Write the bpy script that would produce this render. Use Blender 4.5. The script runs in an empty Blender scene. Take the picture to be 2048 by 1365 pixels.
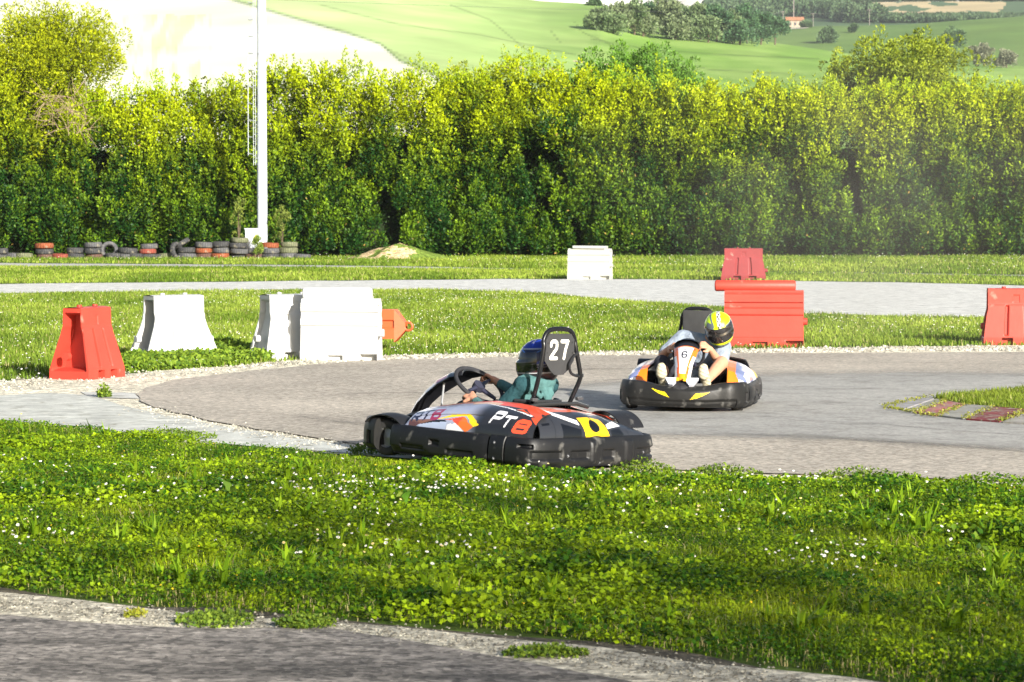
import bpy, bmesh, math, random
import numpy as np
from math import sin, cos, pi, radians, sqrt, tan, atan2
from mathutils import Vector, Matrix, Euler

# ------------------------------------------------------------------ camera, sky, sun, exposure
S = bpy.context.scene
C = S.collection
F = 5973.0                      # focal length in pixels of the 2048 px wide photograph
PITCH = radians(2.517)
CAMZ = 1.75
cam_d = bpy.data.cameras.new("camera"); cam = bpy.data.objects.new("camera", cam_d); C.objects.link(cam)
cam.location = (0, 0, CAMZ); cam.rotation_euler = (radians(90) - PITCH, 0, 0)
cam_d.lens = 105.0; cam_d.sensor_width = 36.0; cam_d.clip_end = 6000; cam_d.clip_start = 0.1
cam_d.dof.use_dof = True; cam_d.dof.focus_distance = 23.0; cam_d.dof.aperture_fstop = 11.0
S.camera = cam
SUN_EL, SUN_AZ = radians(19), radians(31)       # azimuth: how far to the right of straight behind the camera
sdir = Vector((sin(SUN_AZ) * cos(SUN_EL), -cos(SUN_AZ) * cos(SUN_EL), sin(SUN_EL)))
w = bpy.data.worlds.new("World"); S.world = w; w.use_nodes = True
nt = w.node_tree
sky = nt.nodes.new("ShaderNodeTexSky"); sky.sky_type = 'NISHITA'; sky.sun_disc = False
sky.sun_elevation = SUN_EL; sky.sun_rotation = atan2(sdir.x, sdir.y); sky.dust_density = 2.0
nt.links.new(sky.outputs[0], nt.nodes["Background"].inputs[0]); nt.nodes["Background"].inputs[1].default_value = 0.075
sl = bpy.data.lights.new("sun", 'SUN'); sl.energy = 5.0; sl.angle = radians(0.6); sl.color = (1.0, 0.965, 0.88)
so = bpy.data.objects.new("sun", sl); C.objects.link(so)
so.rotation_euler = sdir.to_track_quat('Z', 'Y').to_euler()
S.view_settings.view_transform = 'Standard'; S.view_settings.look = 'None'
S.view_settings.exposure = 1.0; S.view_settings.gamma = 1.0

rnd = random.Random(7)
rng = np.random.default_rng(11)

# ------------------------------------------------------------------ helpers
def ray(x, y):
    r, u = x - 1024.0, 682.5 - y
    return Vector((r, F * cos(PITCH) + u * sin(PITCH), -F * sin(PITCH) + u * cos(PITCH)))
def gp(x, y, z=0.0):
    v = ray(x, y); t = (z - CAMZ) / v.z
    return (v.x * t, v.y * t)
def atd(x, y, D):
    v = ray(x, y); t = D / v.y
    return Vector((v.x * t, D, CAMZ + v.z * t))
def proj(P):
    P = np.asarray(P, float); X, Y, Z = P[..., 0], P[..., 1], P[..., 2] - CAMZ
    f = Y * cos(PITCH) - Z * sin(PITCH); u = Y * sin(PITCH) + Z * cos(PITCH)
    return 1024 + F * X / f, 682.5 - F * u / f
def smooth(t):
    t = min(1, max(0, t)); return t * t * (3 - 2 * t)
def lerp(a, b, t): return a + (b - a) * t
def interp(x, pts): return float(np.interp(x, [p[0] for p in pts], [p[1] for p in pts]))

_mats = {}
def mat(name, rough=0.6, spec=0.5, var=0.15, vscale=6.0, bump=0.0, bscale=60.0, metallic=0.0, coat=0.0, trans=0.0, speck=None, grime=None, alpha=False, streak=False, bdist=.01):
    """procedural material: base colour from the colour attribute, broken up with noise in object space"""
    if name in _mats: return _mats[name]
    m = bpy.data.materials.new(name); m.use_nodes = True; t = m.node_tree; N = t.nodes; L = t.links
    b = N["Principled BSDF"]; b.inputs["Roughness"].default_value = rough; b.inputs["Metallic"].default_value = metallic
    b.inputs["Specular IOR Level"].default_value = spec; b.inputs["Coat Weight"].default_value = coat
    at = N.new("ShaderNodeAttribute"); at.attribute_name = "Col"
    tc = N.new("ShaderNodeTexCoord"); col = at.outputs["Color"]
    def noise(sc, det=4, stretch=None):
        n = N.new("ShaderNodeTexNoise"); n.inputs["Scale"].default_value = sc; n.inputs["Detail"].default_value = det
        if stretch:
            mp = N.new("ShaderNodeMapping"); mp.inputs["Scale"].default_value = stretch
            L.new(tc.outputs["Object"], mp.inputs[0]); L.new(mp.outputs[0], n.inputs["Vector"])
        else: L.new(tc.outputs["Object"], n.inputs["Vector"])
        return n
    def mul(col, fac_socket, lo, hi, a=0.3, bb=0.7):
        mr = N.new("ShaderNodeMapRange"); mr.inputs[1].default_value = a; mr.inputs[2].default_value = bb
        mr.inputs[3].default_value = lo; mr.inputs[4].default_value = hi; L.new(fac_socket, mr.inputs[0])
        vm = N.new("ShaderNodeVectorMath"); vm.operation = 'SCALE'; L.new(col, vm.inputs[0]); L.new(mr.outputs[0], vm.inputs["Scale"])
        return vm.outputs[0]
    if var: col = mul(col, noise(vscale).outputs[0], 1 - var, 1 + var)
    if speck:                       # (scale, amount) fine stones
        vo = N.new("ShaderNodeTexVoronoi"); vo.inputs["Scale"].default_value = speck[0]; L.new(tc.outputs["Object"], vo.inputs["Vector"])
        sp = N.new("ShaderNodeSeparateColor"); L.new(vo.outputs["Color"], sp.inputs[0])
        col = mul(col, sp.outputs[0], 1 - speck[1], 1 + speck[1], 0.0, 1.0)
        if len(speck) > 2:
            n2 = noise(speck[2], 2); col = mul(col, n2.outputs[0], 1 - speck[3], 1 + speck[3], 0.35, 0.65)
    if grime:                       # (colour, scale, lo, hi)
        n = noise(grime[1], 6); mr = N.new("ShaderNodeMapRange"); mr.inputs[1].default_value = grime[2]; mr.inputs[2].default_value = grime[3]
        L.new(n.outputs[0], mr.inputs[0]); mx = N.new("ShaderNodeMix"); mx.data_type = 'RGBA'
        L.new(mr.outputs[0], mx.inputs[0]); L.new(col, mx.inputs[6]); mx.inputs[7].default_value = (*grime[0], 1); col = mx.outputs[2]
    if streak:
        col = mul(col, noise(1.0, 4, (.5, 3.2, 1)).outputs[0], .55, 1.10, .38, .54)
    L.new(col, b.inputs["Base Color"])
    if alpha:
        n = noise(3.0, 5); ad = N.new("ShaderNodeMath"); ad.operation = 'MULTIPLY_ADD'; L.new(n.outputs[0], ad.inputs[0]); ad.inputs[1].default_value = 1.2; ad.inputs[2].default_value = -.6
        a2 = N.new("ShaderNodeMath"); a2.operation = 'ADD'; a2.use_clamp = True; L.new(at.outputs["Alpha"], a2.inputs[0]); L.new(ad.outputs[0], a2.inputs[1])
        a3 = N.new("ShaderNodeMath"); a3.operation = 'MULTIPLY'; a3.use_clamp = True; L.new(a2.outputs[0], a3.inputs[0]); L.new(at.outputs["Alpha"], a3.inputs[1]); L.new(a3.outputs[0], b.inputs["Alpha"])
    if bump:
        n = noise(bscale, 3); bp = N.new("ShaderNodeBump"); bp.inputs["Strength"].default_value = bump; bp.inputs["Distance"].default_value = bdist
        L.new(n.outputs[0], bp.inputs["Height"]); L.new(bp.outputs[0], b.inputs["Normal"])
    if trans:
        tr = N.new("ShaderNodeBsdfTranslucent"); L.new(col, tr.inputs[0]); ms = N.new("ShaderNodeMixShader"); ms.inputs[0].default_value = trans
        L.new(b.outputs[0], ms.inputs[1]); L.new(tr.outputs[0], ms.inputs[2]); L.new(ms.outputs[0], N["Material Output"].inputs[0])
    _mats[name] = m; return m

M_steel = mat("galvanised", .45, .5, .12, 12, metallic=.5)
def tag(o, label=None, cat=None, group=None, kind=None):
    if label: o["label"] = label
    if cat: o["category"] = cat
    if group: o["group"] = group
    if kind: o["kind"] = kind
    return o
def empty(name, loc=(0, 0, 0), rz=0.0, label=None, cat=None, group=None):
    o = bpy.data.objects.new(name, None); C.objects.link(o); o.location = loc; o.rotation_euler = (0, 0, rz)
    o.empty_display_size = 0.1
    return tag(o, label, cat, group)
def copy_tree(o, parent=None):
    c = o.copy(); C.objects.link(c); c.parent = parent
    for ch in list(o.children): copy_tree(ch, c)
    return c

class MB:
    """collects faces with colours, builds ONE mesh object"""
    def __init__(s): s.v = []; s.f = []; s.c = []
    def face(s, pts, col):
        b = len(s.v); s.v += [tuple(p) for p in pts]; s.f.append(tuple(range(b, b + len(pts)))); s.c.append(col)
    def grid(s, fn, nu, nv, col, cu=False, cv=False, flip=False, skip=None):
        b = len(s.v); mu = nu if cu else nu + 1; mv = nv if cv else nv + 1
        for i in range(mu):
            for j in range(mv): s.v.append(tuple(fn(i / nu, j / nv)))
        cf = col if callable(col) else None
        for i in range(nu):
            for j in range(nv):
                u, v = (i + .5) / nu, (j + .5) / nv
                if skip and skip(u, v): continue
                i2, j2 = (i + 1) % mu, (j + 1) % mv
                q = (b + i * mv + j, b + i2 * mv + j, b + i2 * mv + j2, b + i * mv + j2)
                s.f.append(q[::-1] if flip else q); s.c.append(cf(u, v) if cf else col)
    def shell(s, fn, nu, nv, col, th, incol, flip=False):
        e = 1e-3
        def nrm(u, v):
            u0, u1, v0, v1 = max(0, u - e), min(1, u + e), max(0, v - e), min(1, v + e)
            a = Vector(fn(u1, v)) - Vector(fn(u0, v)); b = Vector(fn(u, v1)) - Vector(fn(u, v0))
            n = a.cross(b); n.normalize(); return -n if flip else n
        inn = lambda u, v: Vector(fn(u, v)) - nrm(u, v) * th
        s.grid(fn, nu, nv, col, flip=flip)
        s.grid(inn, max(8, nu // 4), max(6, nv // 3), incol, flip=not flip)
        for k, (p, q) in enumerate((((0, 0), (1, 0)), ((1, 0), (1, 1)), ((1, 1), (0, 1)), ((0, 1), (0, 0)))):
            def rim(a, b_, p=p, q=q):
                u, v = lerp(p[0], q[0], a), lerp(p[1], q[1], a)
                return Vector(fn(u, v)).lerp(inn(u, v), b_)
            s.grid(rim, nu, 1, incol, flip=not flip)
    def tube(s, pts, r, col, n=10, closed=False, caps=True):
        P = [Vector(p) for p in pts]; k = len(P); R = r if isinstance(r, (list, tuple)) else [r] * k
        b = len(s.v); ref = None
        for i in range(k):
            a = P[(i - 1) % k] if (closed or i > 0) else P[i]; c = P[(i + 1) % k] if (closed or i < k - 1) else P[i]
            t = (c - a).normalized()
            if ref is None: ref = Vector((0, 0, 1)) if abs(t.z) < .9 else Vector((1, 0, 0))
            x = (ref - t * ref.dot(t)).normalized(); y = t.cross(x); ref = x
            for j in range(n):
                g = 2 * pi * j / n; s.v.append(tuple(P[i] + (x * cos(g) + y * sin(g)) * R[i]))
        for i in range(k if closed else k - 1):
            for j in range(n):
                i2, j2 = (i + 1) % k, (j + 1) % n
                s.f.append((b + i * n + j, b + i * n + j2, b + i2 * n + j2, b + i2 * n + j)); s.c.append(col)
        if caps and not closed:
            s.f.append(tuple(b + j for j in range(n))[::-1]); s.c.append(col)
            s.f.append(tuple(b + (k - 1) * n + j for j in range(n))); s.c.append(col)
    def box(s, c, d, col, rot=None, bev=0.0):
        x, y, z = d[0] / 2, d[1] / 2, d[2] / 2; M = rot or Matrix.Identity(3); c = Vector(c)
        if bev <= 0:
            P = [c + M @ Vector((sx * x, sy * y, sz * z)) for sx in (-1, 1) for sy in (-1, 1) for sz in (-1, 1)]
            for q in ((0, 1, 3, 2), (4, 6, 7, 5), (0, 4, 5, 1), (2, 3, 7, 6), (0, 2, 6, 4), (1, 5, 7, 3)): s.face([P[i] for i in q], col)
        else:
            bm = bmesh.new(); bmesh.ops.create_cube(bm, size=1.0)
            for v in bm.verts: v.co = Vector((v.co.x * d[0], v.co.y * d[1], v.co.z * d[2]))
            bmesh.ops.bevel(bm, geom=bm.edges[:], offset=bev, segments=3, profile=.6, affect='EDGES')
            for v in bm.verts: v.co = c + M @ v.co
            s.bm(bm, col); bm.free()
    def bm(s, bm, col):
        b = len(s.v); bm.verts.index_update(); s.v += [tuple(v.co) for v in bm.verts]
        for f in bm.faces: s.f.append(tuple(b + v.index for v in f.verts)); s.c.append(col)
    def lathe(s, prof, col, n=32, M=None, closed=False):
        M = M or Matrix.Identity(4); k = len(prof); cf = col if callable(col) else (lambda u, v: col)
        s.grid(lambda u, v: M @ Vector((prof[round(v * (k - (0 if closed else 1))) % k][0] * cos(2 * pi * u), prof[round(v * (k - (0 if closed else 1))) % k][0] * sin(2 * pi * u), prof[round(v * (k - (0 if closed else 1))) % k][1])),
               n, k if closed else k - 1, cf, cu=True, cv=closed)
    def ball(s, c, r, col, n=16, m=10):
        r = r if isinstance(r, (list, tuple)) else (r, r, r)
        s.grid(lambda u, v: (c[0] + r[0] * cos(2 * pi * u) * sin(pi * (.002 + .996 * v)), c[1] + r[1] * sin(2 * pi * u) * sin(pi * (.002 + .996 * v)), c[2] - r[2] * cos(pi * (.002 + .996 * v))), n, m, col, cu=True)
    def build(s, name, m, parent=None, smooth_angle=38, merge=False):
        me = bpy.data.meshes.new(name); me.from_pydata(s.v, [], s.f); me.update()
        ca = me.color_attributes.new("Col", 'FLOAT_COLOR', 'CORNER')
        cnt = np.array([len(f) for f in s.f]); cols = np.array([(*c, 1.0) for c in s.c], dtype=np.float32)
        ca.data.foreach_set("color", np.repeat(cols, cnt, axis=0).ravel())
        if merge:
            bm = bmesh.new(); bm.from_mesh(me); bmesh.ops.remove_doubles(bm, verts=bm.verts, dist=0.0004)
            bm.to_mesh(me); bm.free()
        me.materials.append(m)
        if smooth_angle: me.shade_smooth(); me.set_sharp_from_angle(angle=radians(smooth_angle))
        o = bpy.data.objects.new(name, me); C.objects.link(o)
        if parent: o.parent = parent
        return o

def soup(name, V, T, Cc, m, parent=None):
    """numpy triangles: V (n,3), T (k,3), Cc (n,3) per-vertex colour -> one mesh object"""
    me = bpy.data.meshes.new(name); V = np.ascontiguousarray(V, np.float32); T = np.ascontiguousarray(T, np.int32)
    me.vertices.add(len(V)); me.vertices.foreach_set("co", V.ravel())
    me.loops.add(T.size); me.loops.foreach_set("vertex_index", T.ravel())
    me.polygons.add(len(T)); me.polygons.foreach_set("loop_start", np.arange(0, T.size, 3, dtype=np.int32))
    me.polygons.foreach_set("loop_total", np.full(len(T), 3, np.int32)); me.update()
    ca = me.color_attributes.new("Col", 'FLOAT_COLOR', 'POINT')
    ca.data.foreach_set("color", np.concatenate([Cc, np.ones((len(V), 1))], 1).astype(np.float32).ravel())
    me.materials.append(m); o = bpy.data.objects.new(name, me); C.objects.link(o)
    if parent: o.parent = parent
    return o

def unit(a): return a / (np.linalg.norm(a, axis=-1, keepdims=True) + 1e-9)
def leaf_arrays(P, A, Nn, L, Wd, col):
    """folded leaf: 4 corners + tip. P base, A axis (unit), Nn approx normal, L length, Wd width"""
    n = len(P); side = unit(np.cross(A, Nn)); Nn = unit(np.cross(side, A))
    L = L[:, None]; Wd = Wd[:, None]
    v0 = P; v1 = P + A * L * .5 + side * Wd * .5 + Nn * Wd * .12; v2 = P + A * L; v3 = P + A * L * .5 - side * Wd * .5 + Nn * Wd * .12
    V = np.stack([v0, v1, v2, v3], 1).reshape(-1, 3)
    b = np.arange(n)[:, None] * 4
    T = np.concatenate([b + [0, 1, 2], b + [0, 2, 3]], 1).reshape(-1, 3)
    return V, T, np.repeat(col, 4, axis=0)
def blade_arrays(P, A, bend, L, Wd, col):
    """curved grass blade: 5 verts 3 tris"""
    n = len(P); side = unit(np.cross(A, np.array([0, 0, 1.0])[None] + .01)); L = L[:, None]; Wd = Wd[:, None]
    up = np.array([0, 0, 1.0])[None]
    mid = P + unit(up * 1.0 + A * .25) * L * .55; tip = mid + unit(up * (1 - bend[:, None]) + A * bend[:, None] * 1.3) * L * .45
    V = np.stack([P - side * Wd * .5, P + side * Wd * .5, mid - side * Wd * .4, mid + side * Wd * .4, tip], 1).reshape(-1, 3)
    b = np.arange(n)[:, None] * 5
    T = np.concatenate([b + [0, 1, 2], b + [1, 3, 2], b + [2, 3, 4]], 1).reshape(-1, 3)
    return V, T, np.repeat(col, 5, axis=0)
def join_arrays(parts):
    Vs, Ts, Cs, o = [], [], [], 0
    for V, T, c in parts: Vs.append(V); Ts.append(T + o); Cs.append(c); o += len(V)
    return np.concatenate(Vs), np.concatenate(Ts), np.concatenate(Cs)
def pip(x, y, poly):
    """points in polygon, numpy"""
    x = np.asarray(x); y = np.asarray(y); ins = np.zeros(x.shape, bool); n = len(poly); j = n - 1
    for i in range(n):
        xi, yi = poly[i]; xj, yj = poly[j]
        c = ((yi > y) != (yj > y)) & (x < (xj - xi) * (y - yi) / ((yj - yi) if yj != yi else 1e-9) + xi)
        ins ^= c; j = i
    return ins
def vnoise(x, y, seed=0):
    """smooth value noise 0..1, numpy 2-D"""
    xi, yi = np.floor(x).astype(int), np.floor(y).astype(int); xf, yf = x - xi, y - yi
    def h(a, b):
        n = (a * 374761393 + b * 668265263 + seed * 974634777) & 0x7fffffff; n = ((n ^ (n >> 13)) * 1274126177) & 0x7fffffff
        return ((n ^ (n >> 16)) & 0xffff) / 65535.0
    u, v = xf * xf * (3 - 2 * xf), yf * yf * (3 - 2 * yf)
    return (h(xi, yi) * (1 - u) + h(xi + 1, yi) * u) * (1 - v) + (h(xi, yi + 1) * (1 - u) + h(xi + 1, yi + 1) * u) * v
def fbm(x, y, seed=0, o=3):
    s, a, t = 0, 1.0, 0
    for k in range(o): s = s + a * vnoise(x * 2 ** k, y * 2 ** k, seed + k); t += a; a *= .5
    return s / t
def catmull(pts, n=8):
    P = [Vector((*p, 0)) if len(p) == 2 else Vector(p) for p in pts]; out = []
    for i in range(len(P) - 1):
        a, b, c, d = P[max(0, i - 1)], P[i], P[i + 1], P[min(len(P) - 1, i + 2)]
        for k in range(n):
            t = k / n; out.append(.5 * ((2 * b) + (c - a) * t + (2 * a - 5 * b + 4 * c - d) * t * t + (3 * b - a - 3 * c + d) * t ** 3))
    return out + [P[-1]]

# ------------------------------------------------------------------ the ground and its sheets
M_grass_ground = mat("grass_soil", .95, .1, .35, 1.2, bump=.6, bscale=18, speck=(9, .35))
M_asphalt = mat("asphalt", .85, .25, .16, .5, bump=.7, bscale=45, speck=(34, .55, 11, .25), streak=True)
M_track = mat("track_asphalt", .85, .2, .20, .35, bump=.5, bscale=45, speck=(38, .34, 11, .12))
M_gravel = mat("gravel", .95, .2, .15, 1.0, bump=1.0, bscale=40, speck=(38, .45, 9, .3))
M_concrete = mat("concrete", .9, .2, .16, 2.2, bump=.3, bscale=50, speck=(60, .1, 5, .15), grime=((.22, .2, .14), 7.0, .58, .75))

def sheet(name, poly, z, m, col, jit=0.04, step=0.35, seed=1, kind='structure'):
    """flat sheet with an irregular edge; poly in ground metres"""
    r = random.Random(seed); out = []
    n = len(poly)
    for i in range(n):
        a, b = Vector(poly[i]), Vector(poly[(i + 1) % n]); L = (b - a).length; k = max(1, min(160, int(L / step)))
        for q in range(k):
            p = a.lerp(b, q / k)
            out.append((p.x + r.uniform(-jit, jit), p.y + r.uniform(-jit, jit) * 2.5, z))
    mb = MB(); mb.face(out, col); o = mb.build(name, m, smooth_angle=0)
    if o.data.polygons[0].normal.z < 0: o.data.flip_normals()
    return tag(o, kind=kind)
def pxpoly(pts): return [gp(x, y) for x, y in pts]

g = MB()
gx = [-1600, -400, -120, -40, 0, 40, 120, 400, 1600]; gy = [-60, 0, 10, 30, 60, 100, 200, 600, 2600]
for i in range(8):
    for j in range(8): g.face([(gx[i], gy[j], 0), (gx[i + 1], gy[j], 0), (gx[i + 1], gy[j + 1], 0), (gx[i], gy[j + 1], 0)], (.07, .11, .015))
tag(g.build("ground", M_grass_ground, smooth_angle=0), kind='structure')

# near road (bottom of the picture) with its pale stony edge
edge_soil = [(-500, 1140), (0, 1178), (300, 1214), (600, 1236), (1000, 1262), (1400, 1312), (1700, 1352), (2100, 1420), (2500, 1500)]
edge_grav = [(-500, 1150), (0, 1184), (300, 1222), (600, 1246), (1000, 1275), (1400, 1324), (1700, 1364), (2100, 1440), (2500, 1540)]
edge_asph = [(-500, 1225), (0, 1238), (300, 1256), (640, 1262), (820, 1292), (1000, 1318), (1250, 1372), (1600, 1470), (2100, 1640)]
near = [(14, -20), (-12, -20)]
def lim(pts): return [gp(x, min(y, 2600)) for x, y in pts]
sheet("bare_soil_strip", lim(edge_soil) + near, .003, M_gravel, (.10, .085, .06), .05, seed=2)
sheet("stony_verge", lim(edge_grav) + near, .007, M_gravel, (.50, .45, .35), .035, seed=3)
sheet("near_road", lim(edge_asph) + near, .011, M_asphalt, (.22, .195, .17), .03, seed=4)

# hairpin bend: pale stone border, concrete slab, asphalt
near_edge = [(-400, 812), (0, 846), (150, 858), (300, 878), (420, 893), (560, 902), (740, 917), (900, 932), (1060, 942), (1250, 951), (1500, 958), (1800, 966), (2048, 975), (2600, 995)]
far_edge = [(2600, 684), (2048, 692), (1800, 694), (1600, 697), (1300, 704), (1000, 708), (800, 712), (640, 722), (500, 731), (330, 742), (120, 757), (0, 762), (-400, 775)]
sheet("stone_border", pxpoly(near_edge + far_edge), .004, M_gravel, (.70, .64, .50), .09, seed=5)
slab = [(-400, 790), (0, 793), (100, 788), (185, 793), (240, 812), (330, 838), (440, 858), (600, 878), (760, 899), (900, 914), (1060, 928), (1250, 938), (1500, 951), (1800, 961), (2048, 970), (2600, 992), (2600, 987), (2048, 965), (1800, 956), (1500, 945)]
asph = [(274, 790), (285, 805), (330, 822), (420, 845), (520, 861), (640, 880), (760, 896), (900, 912), (1060, 928), (1250, 939), (1500, 949), (1800, 959), (2048, 968), (2600, 990),
        (2600, 696), (2048, 707), (1800, 708), (1500, 709), (1300, 712), (1000, 717), (800, 721), (660, 728), (560, 739), (450, 750), (350, 763), (290, 778)]
slabp = [(-400, 790), (0, 793), (100, 788), (185, 793), (240, 812), (330, 832), (440, 854), (600, 880), (760, 901), (900, 918), (1060, 935), (1250, 946), (1500, 955), (1800, 964), (2048, 973), (2600, 996)][::-1]
sheet("concrete_strip", pxpoly(slabp + [(-400, 812), (0, 842), (150, 854), (300, 873), (420, 888), (560, 898), (740, 913), (900, 928), (1060, 939), (1250, 949.5), (1500, 957), (1800, 966), (2048, 975), (2600, 998)]), .009, M_concrete, (.54, .54, .49), .015, seed=6)
sheet("concrete_slab", pxpoly([(160, 786), (268, 788), (280, 800), (185, 797)]), .010, M_concrete, (.55, .54, .50), .01, seed=61)
sheet("hairpin_track", pxpoly(asph), .014, M_track, (.43, .38, .315), .03, seed=7)
# the worn smoother grey racing line laid over the coarse asphalt
line = [(2600, 728), (2048, 741), (1800, 738), (1560, 742), (1350, 752), (1180, 762), (1010, 790), (1080, 845), (1200, 885), (1420, 886), (1700, 893), (2048, 912), (2600, 930)]
def seg_dist(x, y, pts):
    best = 1e9
    for (ax, ay), (bx, by) in zip(pts, pts[1:] + pts[:1]):
        dx, dy = bx - ax, by - ay; t = max(0, min(1, ((x - ax) * dx + (y - ay) * dy) / (dx * dx + dy * dy + 1e-9))); best = min(best, math.hypot(x - ax - t * dx, (y - ay - t * dy)))
    return best
rl = MB(); al = []
NX, NY = 90, 44
for i in range(NX + 1):
    for j in range(NY + 1):
        px, py = lerp(960, 2560, i / NX), lerp(724, 940, j / NY); x, y = gp(px, py); rl.v.append((x, y, .018))
        ins = bool(pip(np.array([px]), np.array([py]), line)[0]); d_ = seg_dist(px, py * 1.0, line); al.append(smooth((d_ if ins else -d_) / 26 + .25))
for i in range(NX):
    for j in range(NY):
        q = (i * (NY + 1) + j, (i + 1) * (NY + 1) + j, (i + 1) * (NY + 1) + j + 1, i * (NY + 1) + j + 1)
        if pip(np.array([lerp(960, 2560, (i + .5) / NX)]), np.array([lerp(724, 940, (j + .5) / NY)]), [(p[0], p[1] + .01) for p in asph])[0]: rl.f.append(q[::-1]); rl.c.append((.37, .355, .325))
o = rl.build("racing_line", mat("worn_asphalt", .8, .25, .12, .7, bump=.4, bscale=45, speck=(40, .20, 11, .08), alpha=True), smooth_angle=0)
ca = o.data.color_attributes["Col"]
for li in range(len(o.data.loops)):
    c = ca.data[li].color; ca.data[li].color = (c[0], c[1], c[2], al[o.data.loops[li].vertex_index])
tag(o, kind='structure')

# rubber marks
M_mark = mat("rubber_mark", .8, .2, .2, 3, alpha=True)
for k, pts in enumerate([[(1150, 768), (1260, 763), (1400, 766), (1560, 775)], [(620, 800), (760, 790), (960, 795), (1100, 815)], [(560, 830), (700, 850), (900, 862), (1100, 880)], [(1500, 846), (1700, 850), (1900, 866), (2150, 884)],
                         [(1420, 872), (1600, 878), (1850, 893), (2150, 915)], [(820, 752), (1000, 745), (1300, 741), (1700, 738)], [(1750, 728), (1900, 730), (2100, 735), (2300, 740)]]):
    P = catmull([gp(*p) for p in pts], 14); mm = MB(); aa = []; wd = .07 + .05 * (k % 3)
    for i, p in enumerate(P):
        d_ = (P[min(i + 1, len(P) - 1)] - P[max(i - 1, 0)]).normalized(); nn_ = Vector((-d_.y, d_.x, 0)); e = smooth(min(i, len(P) - 1 - i) / 9)
        for q in (-1, -.4, .4, 1): mm.v.append(tuple(p + nn_ * q * wd + Vector((0, 0, .0225)))); aa.append((.42 if abs(q) < .5 else .0) * e)
    for i in range(len(P) - 1):
        for q in range(3): mm.f.append((i * 4 + q, i * 4 + q + 1, (i + 1) * 4 + q + 1, (i + 1) * 4 + q)); mm.c.append((.10, .095, .09))
    o = mm.build("skid_mark", M_mark, smooth_angle=0); ca = o.data.color_attributes["Col"]
    if o.data.polygons[0].normal.z < 0: o.data.flip_normals()
    for li in range(len(o.data.loops)): c = ca.data[li].color; ca.data[li].color = (c[0], c[1], c[2], aa[o.data.loops[li].vertex_index])
    tag(o, kind='structure')

# far lawns are the ground; roads across them
road2 = [(-600, 572), (0, 569), (500, 564), (1000, 559), (1250, 559), (1500, 562), (1800, 566), (2048, 572), (2600, 582), (2600, 660), (2048, 637), (1800, 634), (1600, 627), (1400, 612), (1200, 598), (1080, 586), (900, 580), (600, 580), (300, 583), (0, 588), (-600, 596)]
sheet("middle_road", pxpoly(road2), .006, M_concrete, (.64, .63, .59), .10, step=.8, seed=9)
road3 = [(-600, 527), (0, 527), (300, 529), (600, 531), (900, 535), (1060, 538.5), (1060, 540), (900, 538.5), (600, 535.5), (300, 534.5), (0, 533.5), (-600, 533.5)]
sheet("far_road", pxpoly(road3), .006, M_concrete, (.52, .51, .47), .08, step=.8, seed=10)
sheet("far_road_bend", pxpoly([(1240, 541), (1500, 544), (1800, 547), (2048, 551), (2600, 556), (2600, 560), (2048, 554), (1800, 549.5), (1500, 546)]), .006, M_concrete, (.36, .35, .32), .08, step=.8, seed=12)

# kerb island on the right
isl = [(1775, 820), (1812, 810), (1861, 800), (1920, 793), (1990, 786), (2048, 781), (2300, 766), (2300, 858), (2048, 850), (1968, 845), (1875, 836), (1808, 827)]
sheet("island_soil", pxpoly(isl), .020, M_grass_ground, (.12, .13, .035), .02, seed=13)
kt = MB()
tiles = [([(1780, 820), (1855, 801), (1868, 804), (1806, 826)], (.30, .29, .31)),
         ([(1810, 827), (1872, 805), (1888, 808), (1822, 830)], (.31, .30, .27)),
         ([(1828, 831), (1894, 809), (1930, 815), (1872, 838)], (.36, .13, .12)),
         ([(1876, 838), (1934, 816), (1985, 820), (1925, 844)], (.31, .30, .27)),
         ([(1932, 845), (1990, 821), (2058, 826), (1998, 850)], (.20, .045, .05)),
         ([(2006, 851), (2063, 827), (2130, 833), (2080, 856)], (.33, .31, .28)),
         ([(2088, 857), (2138, 834), (2210, 840), (2170, 862)], (.20, .045, .05))]
for poly, c in tiles:
    P = [gp(*p) for p in poly]; top = [(x, y, .032) for x, y in P]
    kt.face(top, c)
    for i in range(4):
        a, b = P[i], P[(i + 1) % 4]; kt.face([(a[0], a[1], .0), (b[0], b[1], .0), (b[0], b[1], .032), (a[0], a[1], .032)], c)
tag(kt.build("kerb", mat("kerb_paint", .85, .2, .25, 5, bump=.4, bscale=40, grime=((.3, .28, .22), 16, .50, .62)), smooth_angle=0), kind='structure')

# white backdrop added to whiten the strip of sky over the far ridge
cl = MB()
cl.grid(lambda u, v: (lerp(-3000, 3500, u), 4600 - 500 * sin(v * pi) * (.6 + .4 * sin(u * 37) * sin(u * 91 + 1)), lerp(60, 1100 + 150 * sin(u * 23) + 90 * sin(u * 61), v)), 160, 24, (.9, .9, .9))
tag(cl.build("sky_backdrop", mat("cloudlike", 1, 0, .05, .002), smooth_angle=180), kind='structure')

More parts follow.
